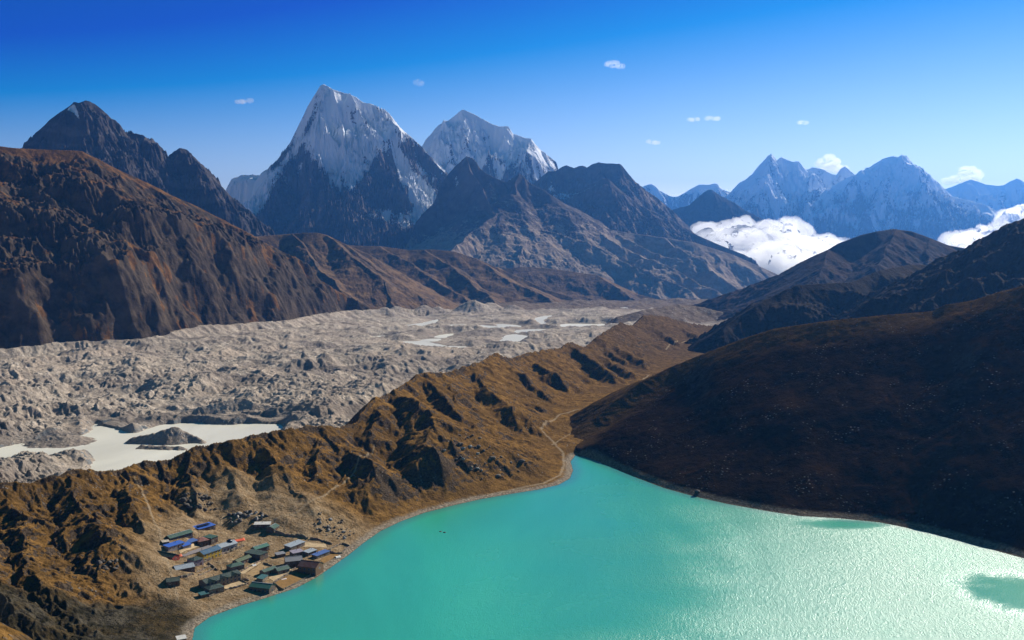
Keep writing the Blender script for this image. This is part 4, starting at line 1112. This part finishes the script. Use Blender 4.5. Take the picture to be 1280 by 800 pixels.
house('lodge', 'long dull green roofed hut at the top left corner of the village', fa(160, 205), fa(350, 152), 6.5, 3.0, 'green', 'dark')
r2, L2, hl2, hw2, h2, ri2 = house('lodge', 'blue roofed hut with a dark roof panel, topmost in the village', fa(398, 152), fa(535, 115), 8, 3.2, 'blue', 'dark', 'shed', .8)
MB().box(-hl2 * .78, hl2 * .62, -hw2 * .5, hw2 * .55, h2 + 1.15, h2 + 1.25).build('solar_panel', M_SOLAR, r2)
house('lodge', 'long low hut with the brightest plain blue roof', fa(148, 302), fa(282, 262), 6, 2.8, 'blue', 'greyw', 'shed', .5)
house('lodge', 'long low hut with a faded violet blue roof beside the bright blue one', fa(288, 260), fa(396, 226), 6, 2.8, 'violet', 'dark', 'shed', .5)
house('lodge', 'square lodge with a rusty red brown roof', fa(398, 226), fa(484, 208), 10, 4.2, 'red', 'dark', 'hip', 1.2)
house('lodge', 'green roofed block joined to the rusty red roofed lodge', fa(490, 222), fa(548, 202), 9, 4.0, 'green', 'dark', 'flat', .2)
house('hut', 'smallest blue roofed shed, standing in a yard by itself', fa(280, 306), fa(346, 286), 4, 2.2, 'blue', 'greyw', 'shed', .4, win=False)
house('lodge', 'dark green roofed hut with red end wall on the left village edge', fa(82, 332), fa(232, 362), 7, 3.2, 'dkgreen', 'redw')
house('hut', 'tiny cream roofed shed at the left end of the blue roofs', fa(118, 270), fa(172, 262), 4, 2.0, 'cream', 'stone', 'shed', .3, win=False)
house('hut', 'long low mauve roofed row behind the yellow lodge', fa(282, 386), fa(520, 306), 4.5, 2.1, 'mauve', 'stone', 'shed', .3)
house('lodge', 'yellow walled lodge with a blue green roof', fa(432, 362), fa(580, 312), 8, 5.6, 'bluegreen', 'yellow', floors=2)
house('lodge', 'mauve walled lodge with a green hipped roof left of the yellow lodge', fa(352, 398), fa(432, 374), 8, 4.6, 'dkgreen', 'mauve', 'hip', 1.4, floors=2)
r10, L10, hl10, hw10, h10, ri10 = house('lodge', 'pale blue grey roofed lodge with a small dome, right of the yellow lodge', fa(566, 308), fa(716, 264), 8, 4.2, 'pale', 'greyw')
dv, df = ico(2)
MB().add([(x * 2.4 + hl10 * .5, y * 2.4, max(z, -.2) * 2.6 + h10 + .9) for x, y, z in dv], [tuple(f) for f in df]).build('dome', M_SOLAR, r10, True)
house('lodge', 'long pale blue grey roofed lodge at the lower left with a stepped end', fa(216, 462), fa(372, 432), 8, 4.2, 'pale', 'dark')
house('hut', 'dark green roofed hut half in shade below the long pale roofed lodge', fa(150, 556), fa(258, 542), 7, 2.8, 'dkgreen', 'dark')
house('lodge', 'green roofed stone lodge with three cross gables and a row of windows', fa(452, 594), fa(742, 510), 9, 5.2, 'dkgreen', 'stone', 'gable', 1.6, gables=3, floors=2)
house('lodge', 'green hip roofed lodge with a pale end just below the three gabled one', fa(488, 654), fa(612, 624), 8, 3.6, 'dkgreen', 'stone', 'hip', 1.5)
house('hut', 'small dark green shed nearest the lower left shore track', fa(430, 714), fa(496, 698), 4.5, 2.0, 'teal', 'dark', 'shed', .4, win=False)
house('lodge', 'long olive green roofed hut above the three gabled lodge', fa(726, 432), fa(838, 388), 5.5, 3.0, 'olive', 'stone')
house('lodge', 'green hip roofed hut at the lower end of the olive roof', fa(670, 470), fa(784, 444), 7, 3.4, 'green', 'stone', 'hip', 1.5)
house('lodge', 'bright green roofed wing of the lodge in the middle of the village', fb(242, 292), fb(356, 258), 6, 3.8, 'bright', 'dark')
house('lodge', 'dark olive flat roofed block of the lodge in the middle of the village', fb(200, 316), fb(334, 338), 9, 4.6, 'dkgreen', 'dark', 'flat', .2, floors=2)
house('lodge', 'pale grey and green roofed hut above the big brown lodge', fb(528, 282), fb(648, 236), 6.5, 3.0, 'pale', 'stone', 'shed', .7)
house('hut', 'lilac roofed hut between the pale hut and the grey two storey lodge', fb(562, 332), fb(648, 314), 6, 2.8, 'lilac', 'stone', 'shed', .5)
house('hut', 'small light grey roofed hut behind the big brown lodge', fb(682, 332), fb(752, 306), 5, 2.8, 'pale', 'stone', 'shed', .5)
house('hut', 'long narrow hut with a violet blue roof, rightmost in the village', fb(752, 356), fb(862, 314), 5, 2.6, 'violet', 'stone', 'shed', .4)
house('lodge', 'large grey roofed two storey lodge left of the big brown one', fb(508, 378), fb(646, 364), 9, 5.0, 'grey', 'dark', floors=2)
house('lodge', 'biggest brown walled lodge with a dark red roof near the shore', fb(648, 392), fb(796, 408), 12, 6.4, 'maroon', 'brown', floors=2)
house('hut', 'long narrow green roofed hut between walled yards', fb(314, 486), fb(420, 450), 5, 2.8, 'green', 'stone')
house('hut', 'short green roofed hut right of the long narrow green one', fb(430, 470), fb(528, 446), 6.5, 2.8, 'green', 'stone')
house('lodge', 'bright green roofed lodge with pale ridge standing closest to the lake', fb(236, 572), fb(402, 590), 8.5, 3.8, 'bright', 'dark')
house('hut', 'small teal roofed annex behind the bright green lodge near the lake', fb(298, 552), fb(342, 520), 4.5, 2.6, 'teal', 'stone', 'shed', .4, win=False)
house('hut', 'white roofed shed below the boulder field, upper right of the village', fb(254, 74), fb(386, 72), 5.5, 2.6, 'white', 'dark', 'shed', .6)
house('hut', 'dark green roofed hut beside the white roofed shed', fb(382, 88), fb(428, 62), 7, 3.4, 'green', 'dark')
house('hut', 'small dark roofed shed left of the grey two storey lodge', fb(432, 348), fb(502, 334), 4.5, 2.4, 'grey', 'dark', 'shed', .4, win=False)
house('hut', 'small white roofed hut by the stream mouth at the bottom of the view', (221, 797), (232, 795), 4.5, 2.2, 'white', 'stone', 'shed', .5, win=False)

# ---- tarps, tents
def tent(label, A, w, l, h, col, ang=.7):
    g = ground([A[0]], [A[1]])[0]
    hl, hw = l / 2, w / 2; n = 8
    V = []; Fq = []
    for i in range(n + 1):
        for j in range(n + 1):
            x = -hl + l * i / n; y = -hw + w * j / n
            z = h * (1 - abs(y) / hw) - .25 * h * math.sin(i / n * math.pi) * (abs(y) < hw * .5) + .05 * rng.uniform(-1, 1)
            V.append((x, y, max(z, 0) + .06))
    for i in range(n):
        for j in range(n): Fq.append((i * (n + 1) + j, (i + 1) * (n + 1) + j, (i + 1) * (n + 1) + j + 1, i * (n + 1) + j + 1))
    o = MB().add(V, Fq).build('tent', flat('tent_cloth', col, .7, 1.2, .12), None, True)
    o.location = (g[0], g[1], g[2] - .05); o.rotation_euler = (0, 0, ang)
    m = o.modifiers.new('cloth', 'SOLIDIFY'); m.thickness = .04
    tag(o, label, 'tent')
tent('orange red tarp pitched right of the pale domed lodge', fa(756, 272), 5.0, 9, 1.6, (.72, .12, .05))
tent('salmon orange tarp by the red end wall on the left edge', fa(242, 404), 5, 6.5, 1.5, (.66, .17, .09))
tent('white tent by the corral near the lake shore', fb(946, 380), 3.2, 4.2, 1.6, (.78, .76, .70))
tent('small white tent in the yard left of the narrow green hut', fa(882, 482), 2.4, 3, 1.3, (.80, .77, .72))
tent('pale tarp lying in the brown field near the shore', fb(496, 560), 2.0, 4.2, .5, (.70, .62, .58))

# ---- dry stone walls round the yards
WALL_LABELS = []
def stone_wall(label, P, h=1.15, th=.8):
    P = np.array(P, float); g = ground(P[:, 0], P[:, 1])[:, :2]
    d = np.r_[0, np.cumsum(np.hypot(*np.diff(g, axis=0).T))]; n = max(3, int(d[-1] / 1.3))
    s = np.linspace(0, d[-1], n); x = np.interp(s, d, g[:, 0]); y = np.interp(s, d, g[:, 1])
    x = x + .18 * rng.normal(size=n); y = y + .18 * rng.normal(size=n)
    tx = np.gradient(x); ty = np.gradient(y); m = np.hypot(tx, ty) + 1e-9; nx, ny = -ty / m, tx / m
    z = terrain_lookup(x, y); hh = h * (1 + .22 * rng.normal(size=n))
    V = []; Fq = []
    for i in range(n):
        for (o_, zz) in ((-.5, -.7), (-.40, hh[i] * .8), (-.2, hh[i]), (.2, hh[i] * .97), (.40, hh[i] * .78), (.5, -.7)):
            V.append((x[i] + nx[i] * th * o_, y[i] + ny[i] * th * o_, z[i] + zz))
    for i in range(n - 1):
        for j in range(5): Fq.append((i * 6 + j, i * 6 + j + 1, (i + 1) * 6 + j + 1, (i + 1) * 6 + j))
        Fq.append((i * 6 + 5, i * 6, (i + 1) * 6, (i + 1) * 6 + 5))
    Fq.append(tuple(range(5, -1, -1))); Fq.append(tuple(range((n - 1) * 6, n * 6)))
    o = MB().add(V, Fq).build('stone_wall', WALLM['stone'], None)
    tag(o, label, 'stone wall', 'dry stone walls of the village')
stone_wall('dry stone wall round the brown field below the big brown lodge', [fb(415, 592), fb(488, 652), fb(620, 590), fb(750, 512)])
stone_wall('dry stone wall running up between two yards to the big brown lodge', [fb(425, 585), fb(510, 530), fb(595, 470)])
stone_wall('dry stone wall closing the pale yard left of the bright green lakeside lodge', [fb(195, 602), fb(95, 632), fb(5, 652)])
stone_wall('dry stone wall from the three gabled lodge to the tan yards', [fa(620, 642), fa(720, 612), fa(775, 588)])
stone_wall('crooked dry stone wall of the empty corral at the right end of the village', [fb(868, 322), fb(930, 288), fb(985, 266), fb(1050, 290), fb(1010, 322), fb(985, 348), fb(920, 350), fb(868, 322)], 1.3)
stone_wall('long pale dry stone wall along the lane under the yellow lodge', [fa(380, 472), fa(520, 430), fa(640, 382), fa(715, 352), fa(800, 318)], 1.5, 1.2)
stone_wall('dry stone wall below the lane by the timber pens', [fa(500, 462), fa(545, 492), fa(580, 522)])
stone_wall('dry stone wall by the small dark green shed near the shore track', [fa(505, 742), fa(565, 718), fa(632, 690)])
stone_wall('dry stone wall slanting up from the three gabled lodge through the tan yards', [fa(742, 548), fa(830, 502), fa(940, 440), fa(1010, 402)])
stone_wall('short dry stone wall left of the long narrow green hut', [fa(760, 592), fa(845, 606)])
stone_wall('dry stone wall along the right edge of the middle lodge yard', [fb(330, 430), fb(395, 452), fb(410, 440)])
stone_wall('low dry stone wall under the dark flat roofed block', [fb(140, 570), fb(200, 600)], 1.0)
stone_wall('dark sunken dry stone wall above the pale grey and green hut', [fb(430, 170), fb(520, 196), fb(640, 200), fb(700, 222)], 1.6, 1.6)
stone_wall('dry stone wall curving under the boulder slope at the right', [fb(720, 225), fb(800, 236), fb(870, 262), fb(900, 272)], 1.3)
stone_wall('low dry stone pen below the long pale roofed lodge', [fa(400, 540), fa(470, 505), fa(540, 478), fa(560, 505), fa(490, 535), fa(420, 562)], .9)
stone_wall('dry stone terrace wall at the lower left of the dark green hut', [fa(255, 580), fa(320, 572), fa(378, 558)], 1.5, 1.2)

# ---- trodden yards and small fields, draped on the bench
def yard(name, label, C4, col):
    n = 12; P = np.array(C4, float); g = ground(P[:, 0], P[:, 1])[:, :2]
    i, j = np.meshgrid(np.linspace(0, 1, n), np.linspace(0, 1, n))
    xy = (1 - i)[..., None] * ((1 - j)[..., None] * g[0] + j[..., None] * g[3]) + i[..., None] * ((1 - j)[..., None] * g[1] + j[..., None] * g[2])
    wob = .5 * fbm(xy[..., 0] / 6, xy[..., 1] / 6, 2, 3)
    X, Y = xy[..., 0] + wob, xy[..., 1] + wob
    k = NT(name, .95, .1); nn = k.noise(2.5, 5, .7)
    m = k.done(k.mix(k.ramp(nn, .3, .7), tuple(v * .75 for v in col), tuple(v * 1.2 for v in col)), k.bump(nn, .25))
    z = np.max([terrain_lookup(X + a, Y + b) for a, b in ((0, 0), (1, 0), (-1, 0), (0, 1), (0, -1))], axis=0)
    o = sheet(name, X, Y, z + .06, m, {})
    tag(o, label, name, kind='structure')
TAN = (.50, .37, .215); OC = (.27, .155, .055)
yard('yard', 'pale tan yard between the dry stone walls under the three gabled lodge', [fa(620, 650), fa(770, 598), fa(820, 634), fa(648, 690)], TAN)
yard('yard', 'tan yard right of the three gabled lodge', [fa(745, 545), fa(910, 435), fa(940, 455), fa(800, 550)], TAN)
yard('yard', 'wide tan yard left of the narrow green hut', [fb(180, 520), fb(310, 430), fb(370, 450), fb(260, 540)], (.36, .24, .12))
yard('yard', 'tan yard between the green huts and the brown field', [fb(370, 550), fb(545, 462), fb(590, 478), fb(420, 585)], TAN)
yard('field', 'ochre brown field below the big brown lodge', [fb(425, 592), fb(600, 500), fb(735, 515), fb(492, 645)], OC)
yard('yard', 'tan yard beside the small dark green shed', [fa(505, 715), fa(610, 680), fa(630, 700), fa(510, 740)], TAN)
yard('yard', 'tan yard inside the village among the blue roofs', [fa(250, 350), fa(520, 262), fa(560, 272), fa(270, 380)], TAN)
yard('yard', 'tan ground right of the rusty roofed lodge', [fb(660, 250), fb(850, 270), fb(860, 300), fb(650, 290)], TAN)
yard('field', 'ochre ground around the corral beside the lake', [fb(800, 400), fb(900, 345), fb(960, 360), fb(830, 430)], OC)
# ================================================================= boulders
def boulder_mesh(seed, sub=2):
    v, f = ico(sub); r = np.random.default_rng(seed)
    v = v.copy()
    for _ in range(9):                                     # chop facets off
        d = r.normal(size=3); d /= np.linalg.norm(d); k = r.uniform(.55, .9)
        s = v @ d; v = v - np.outer(np.clip(s - k, 0, None), d)
    v = v * r.uniform(.75, 1.25, 3)
    v = v + .06 * r.normal(size=v.shape)
    return v, f
def rock_mat(name, a, b):
    k = NT(name, .93, .15); n = k.noise(.5, 6, .7); 
    return k.done(k.mix(k.ramp(n, .3, .7), a, b), k.bump(n, .12))
M_ROCKS = [rock_mat('pale_granite', (.20, .18, .155), (.44, .41, .37)), rock_mat('dark_granite', (.05, .043, .037), (.16, .14, .12)), rock_mat('brown_granite', (.11, .085, .06), (.26, .21, .16))]
PROTO = {}
def boulder(x, y, z, s, kind, label, group):
    key = (rng.integers(0, 6), kind)
    if key not in PROTO:
        v, f = boulder_mesh(100 + key[0] * 7 + kind)
        o = mesh_obj('boulder', v, f, M_ROCKS[kind], smooth=False); PROTO[key] = o
    else:
        o = PROTO[key].copy(); COL.objects.link(o)
    o.location = (x, y, z + s * .22); o.scale = (s, s * rng.uniform(.7, 1.1), s * rng.uniform(.55, .85)); o.rotation_euler = (rng.uniform(-.3, .3), rng.uniform(-.3, .3), rng.uniform(0, 6.28))
    tag(o, label, 'boulder', group)
def scatter(poly, n, smin, smax, kinds, label, group, look=None):
    P = np.array(poly, float); lo, hi = P.min(0), P.max(0); got = 0; px = []; py = []
    while got < n:
        x = rng.uniform(lo[0], hi[0]); y = rng.uniform(lo[1], hi[1])
        if poly_sd(np.array([x]), np.array([y]), P)[0] < 0: px.append(x); py.append(y); got += 1
    g = ground(px, py) if look is None else look(np.array(px), np.array(py))
    for q in range(n):
        s = smin + (smax - smin) * rng.uniform() ** 2.2
        boulder(g[q][0], g[q][1], g[q][2], s, int(rng.choice(kinds)), label, group)
scatter([(283, 652), (288, 640), (310, 636), (335, 645), (330, 650), (300, 656)], 46, 1.0, 2.6, [0, 0, 1], 'pale boulder in the boulder heap just above the white roofed shed', 'boulders above the village')
scatter([(222, 626), (235, 612), (262, 622), (276, 634), (262, 640), (240, 636)], 40, 1.0, 2.8, [1, 2, 1], 'dark boulder on the scree under the dark moraine hollow', 'boulders of the dark scree')
scatter([(385, 652), (402, 640), (432, 650), (444, 668), (430, 676), (400, 668)], 46, .8, 2.2, [0, 2, 1], 'boulder on the stony slope right of the village above the shore track', 'boulders on the stony slope')
scatter([(545, 560), (580, 535), (640, 560), (660, 580), (640, 596), (590, 600)], 44, 1.2, 3.4, [1, 2, 0], 'dark boulder on the stony moraine slope above the lake head', 'boulders of the moraine slope')
scatter([(118, 708), (130, 700), (150, 702), (153, 712), (135, 714)], 16, 1.0, 2.8, [1, 1, 2], 'dark boulder of the outcrop alone on the ochre slope left of the village', 'boulders of the lone outcrop')
HL = lambda px, py: hill_hit(px, py)
def hill_lookup(x, y):
    fu = np.clip((x / y - uH[0]) / (uH[1] - uH[0]), 0, len(uH) - 1.001); i = fu.astype(int); fu = fu - i
    j = np.clip(np.searchsorted(yH, y) - 1, 0, len(yH) - 2); fy = (y - yH[j]) / (yH[j + 1] - yH[j])
    return (HZ[j, i] * (1 - fu) + HZ[j, i + 1] * fu) * (1 - fy) + (HZ[j + 1, i] * (1 - fu) + HZ[j + 1, i + 1] * fu) * fy
def hill_hit(px, py):
    dx, dy, dz = ray(px, py); res = np.full(px.shape, 1000.); hit = np.zeros(px.shape, bool)
    for Y_ in np.arange(660, 1400, 3.0):
        t = Y_ / dy; m = (~hit) & (CAM_Z + dz * t <= hill_lookup(dx * t, np.full(px.shape, Y_)))
        res[m] = Y_; hit |= m
    t = res / dy
    return np.stack([dx * t, res, hill_lookup(dx * t, res)], -1)
scatter([(760, 580), (800, 510), (880, 470), (1000, 440), (1180, 420), (1278, 400), (1278, 680), (1150, 640), (1000, 630), (880, 605)], 80, .6, 1.7, [0, 2, 2], 'small pale boulder scattered on the dark heathery hill across the lake', 'boulders on the dark hill')
for (x, y) in ((551, 664.5), (556, 665.6)):
    w_ = on_plane(x, y, 0); boulder(w_[0], w_[1], -.5, 1.3, 1, 'small dark rock standing out of the lake, %s of two' % ('left' if x < 553 else 'right'), 'rocks in the lake')
w_ = hill_hit(np.array([872.0]), np.array([617.5]))[0]; boulder(w_[0], w_[1], w_[2], 3.6, 1, 'large dark rock at the foot of the dark hill on the shore', 'shore rocks')
# ================================================================= light, air, sky and camera
SUN_EL, SUN_AZ = R(30.0), R(42.0)        # azimuth measured to the right of the view
w = bpy.data.worlds.new('World'); SC.world = w; w.use_nodes = True
nt = w.node_tree; bg = nt.nodes['Background']
sky = nt.nodes.new('ShaderNodeTexSky'); sky.sky_type = 'NISHITA'; sky.sun_disc = False
sky.sun_elevation = SUN_EL; sky.sun_rotation = SUN_AZ
sky.altitude = 5000; sky.air_density = 1.0; sky.dust_density = 0.0; sky.ozone_density = 3.0
ma = nt.nodes.new('ShaderNodeVectorMath'); ma.operation = 'MULTIPLY_ADD'          # a polarised, deep blue alpine sky
nt.links.new(sky.outputs[0], ma.inputs[0]); ma.inputs[1].default_value = (2.75, 1.75, 1.05); ma.inputs[2].default_value = (-5.1, -4.15, -1.5)
mx = nt.nodes.new('ShaderNodeVectorMath'); mx.operation = 'MAXIMUM'
nt.links.new(ma.outputs[0], mx.inputs[0]); mx.inputs[1].default_value = (.0, .50, .80)
nt.links.new(mx.outputs[0], bg.inputs['Color']); bg.inputs['Strength'].default_value = .10

sl = bpy.data.lights.new('sun', 'SUN'); sl.energy = 4.75; sl.angle = R(.53); sl.color = (1, .93, .82)
so = bpy.data.objects.new('sun', sl); COL.objects.link(so)
d = Vector((math.sin(SUN_AZ) * math.cos(SUN_EL), math.cos(SUN_AZ) * math.cos(SUN_EL), math.sin(SUN_EL)))
so.rotation_euler = d.to_track_quat('Z', 'Y').to_euler(); so.location = d * 3000

# one closed box of thin blue air round the camera, the ground and every mountain
def haze_box(h0, h1):
    x0, x1, y0, y1, z0, z1 = -27500, 27500, -400, 28800, -712, 1790
    V = [(x, y, z) for z in (z0, z1) for y in (y0, y1) for x in (x0, x1)]
    Fq = [(0, 2, 3, 1), (4, 5, 7, 6), (0, 1, 5, 4), (2, 6, 7, 3), (0, 4, 6, 2), (1, 3, 7, 5)]
    a, b, c_ = h0; d_, e_, f_ = h1
    V += [(x, y, z) for z in (c_, f_) for y in (b, e_) for x in (a, d_)]
    Fq += [tuple(i + 8 for i in q[::-1]) for q in Fq[:6]]
    m = bpy.data.materials.new('valley_air'); m.use_nodes = True; t = m.node_tree; t.nodes.clear()
    o_ = t.nodes.new('ShaderNodeOutputMaterial'); v = t.nodes.new('ShaderNodeVolumePrincipled')
    v.inputs['Color'].default_value = HAZE_COL; v.inputs['Density'].default_value = HAZE_DENS; v.inputs['Anisotropy'].default_value = HAZE_G
    t.links.new(v.outputs[0], o_.inputs['Volume'])
    o = mesh_obj('haze', V, Fq, m, smooth=False)
    tag(o, 'thin blue air fading the far mountains', 'haze', kind='stuff')
HAZE_COL = (.075, .27, .72, 1); HAZE_DENS = 3.3e-5; HAZE_G = .5

cam = bpy.data.cameras.new('camera'); co = bpy.data.objects.new('camera', cam); COL.objects.link(co)
cam.sensor_width = 36; cam.lens = 36.0; cam.clip_start = 1; cam.clip_end = 80000
co.location = (0, 0, CAM_Z); co.rotation_euler = (R(90) - PITCH, 0, 0)
SC.camera = co
vs = SC.view_settings; vs.view_transform = 'Standard'; vs.look = 'None'; vs.exposure = 0.6; vs.gamma = 1; vs.use_curve_mapping = False
SC.render.engine = 'CYCLES'
c = SC.cycles
c.max_bounces = 10; c.diffuse_bounces = 2; c.glossy_bounces = 2; c.transmission_bounces = 2; c.volume_bounces = 8; c.transparent_max_bounces = 8
c.sample_clamp_indirect = 4; c.caustics_reflective = False; c.caustics_refractive = False
c.use_denoising = True
try: c.denoiser = 'OPENIMAGEDENOISE'
except Exception: pass
# ================================================================= clouds
def cloud_material(name, dens, g=.35, col=(1, 1, 1)):
    m = bpy.data.materials.new(name); m.use_nodes = True; t = m.node_tree; t.nodes.clear()
    o_ = t.nodes.new('ShaderNodeOutputMaterial'); v = t.nodes.new('ShaderNodeVolumePrincipled')
    v.inputs['Color'].default_value = (*col, 1); v.inputs['Density'].default_value = dens; v.inputs['Anisotropy'].default_value = g
    t.links.new(v.outputs[0], o_.inputs['Volume'])
    return m

def n3(P, lam, seed, octv=4):
    a = fbm(P[:, 0] / lam + seed, P[:, 1] / lam, octv, seed); b = fbm(P[:, 1] / lam + 5, P[:, 2] / lam + seed, octv, seed + 5)
    c = fbm(P[:, 2] / lam - 3, P[:, 0] / lam + seed, octv, seed + 9)
    return (a + b + c) / 1.7

def cloud(name, label, balls, mat, voxel, disp, seed, group=None):
    """puffs given as (x, y, z, radius xyz) fused into one skin, then roughened"""
    v0, f0 = ico(3)
    V = []; Fs = []; k = 0
    for (x, y, z, rx, ry, rz) in balls:
        V.append(v0 * [rx, ry, rz] + [x, y, z]); Fs.append(f0 + k); k += len(v0)
    tmp = mesh_obj('cloud_seed', np.concatenate(V), np.concatenate(Fs), mat)
    md = tmp.modifiers.new('fuse', 'REMESH'); md.mode = 'VOXEL'; md.voxel_size = voxel; md.use_smooth_shade = True
    dg = bpy.context.evaluated_depsgraph_get(); ev = tmp.evaluated_get(dg)
    me = bpy.data.meshes.new_from_object(ev, depsgraph=dg)
    bpy.data.objects.remove(tmp)
    nv = len(me.vertices); co = np.zeros(nv * 3, np.float32); me.vertices.foreach_get('co', co); co = co.reshape(-1, 3)
    no = np.zeros(nv * 3, np.float32); me.vertices.foreach_get('normal', no); no = no.reshape(-1, 3)
    for lam, amp in disp:
        q = 1 - 2 * np.abs(n3(co, lam, seed))             # billows
        co = co + no * (amp * q)[:, None]; seed += 13
    me.vertices.foreach_set('co', co.ravel().astype(np.float32)); me.update()
    me.materials.clear(); me.materials.append(mat)
    o = bpy.data.objects.new(name, me); COL.objects.link(o)
    tag(o, label, 'cloud', group)
    return o

rs = np.random.default_rng(5)
M_CLOUD = cloud_material('cloud_white', .0062, .74)
M_WISP = cloud_material('cloud_wisp', .0030, .6)
def bank(top, Y0, Y1, zbot, n, rmin, rmax):
    top = np.array(top, float); B = []
    for i in range(n):
        px = rs.uniform(top[0, 0], top[-1, 0]); f = rs.uniform(0, 1); Y = Y0 + (Y1 - Y0) * f
        zt = at(px, np.interp(px, top[:, 0], top[:, 1]), Y1)[2]
        edge = min((px - top[0, 0]), (top[-1, 0] - px)) / 40.
        r = rs.uniform(rmin, rmax) * min(1, .45 + edge)
        zt = zt - (1 - f) * (zt - zbot) * .62
        z = zt - r * .8 - (rs.uniform(0, 1) ** 2) * max(0, (zt - zbot - r * 2)) * .6
        z = max(z, zbot + r * .9)
        p = at(px, 295, Y)
        B.append((p[0], Y, z, r * 1.35, r * 1.2, r * .8))
    return B
b1 = bank([(872,288),(900,281),(920,277),(940,272),(962,271),(985,277),(1000,284),(1020,295),(1045,304),(1065,316)], 11300, 12600, -400, 260, 50, 150)
cloud('cloud_bank', 'large white cloud bank filling the valley in the middle right of the view', b1, M_CLOUD, 17, [(300, 90), (110, 34), (44, 9)], 3)
b2 = bank([(1176,300),(1190,296),(1205,292),(1225,292),(1240,282),(1256,270),(1270,260),(1290,250),(1330,245)], 11300, 12600, -330, 200, 45, 120)
cloud('cloud_bank', 'white cloud rolling in behind the dark ridge at the right edge', b2, M_CLOUD, 17, [(280, 80), (110, 32), (44, 9)], 23)
def wisp(pts_, Y, label, mat, vox, disp, seed, name='cloud'):
    B = []
    for (px, py, rx, rz) in pts_:
        p = at(px, py, Y); s = Y / F_PX
        for q in range(3):
            B.append((p[0] + rs.uniform(-.5, .5) * rx * s, Y + rs.uniform(-1, 1) * rx * s, p[2] + rs.uniform(-.4, .4) * rz * s, rx * s * .72, rx * s * .8, rz * s * .42))
    return cloud(name, label, B, mat, vox, disp, seed, 'small clouds drifting in the blue sky')
W = 'small clouds drifting in the blue sky'
wisp([(762,80,5,2),(768,81,6,2.6),(775,83,4,2)], 13500, 'small white puff high in the sky right of centre', M_WISP, 6, [(60, 24), (22, 10)], 41)
wisp([(864,149,4,1.6),(872,149,3,1.2),(886,148,4,1.6),(894,149,5,2)], 16000, 'thin pair of white cloud shreds above the middle gap', M_WISP, 7, [(60, 22), (22, 10)], 51)
wisp([(812,177,4,1.6),(819,178.5,5,2)], 19500, 'tiny white cloud low over the middle gap', M_WISP, 12, [(90, 28), (34, 12)], 61)
wisp([(1000,153,4,1.2),(1007,153.5,4,1.6)], 17000, 'tiny faint cloud above the right snow peaks', M_WISP, 7, [(60, 22), (22, 10)], 71)
wisp([(303,127,7,1.3),(314,126.5,5,2)], 14500, 'faint small cloud left of the tall white pyramid', M_WISP, 7, [(60, 22), (22, 10)], 81)
wisp([(521,102,3,2.4),(525,104,4,2.6)], 13500, 'very faint wisp above the dome peak', cloud_material('cloud_faint', .0016, .3), 9, [(60, 26), (26, 11)], 91)
M_PUFF = cloud_material('cloud_puff', .0030, .7)
wisp([(1028,203,6,5),(1036,200,8,6),(1044,204,8,7),(1040,210,12,7),(1052,211,6,5)], 33500, 'white puff rising behind the jagged saddle shaped peak', M_PUFF, 26, [(200, 70), (70, 26)], 101)
wisp([(1186,227,6,4),(1194,223,8,5),(1204,217,9,5),(1212,214,9,6),(1219,218,7,5),(1208,224,14,6)], 33500, 'ragged white cloud over the low far range on the right', M_PUFF, 26, [(200, 70), (70, 26)], 111)

# the low clouds lie wholly outside the haze: a closed hollow in the box leaves them clear
bx = [o for o in COL.objects if o.name.startswith('cloud_bank')]
P = np.concatenate([np.array([v.co[:] for v in o.data.vertices]) for o in bx])
haze_box(P.min(0) - 12, P.max(0) + 12)
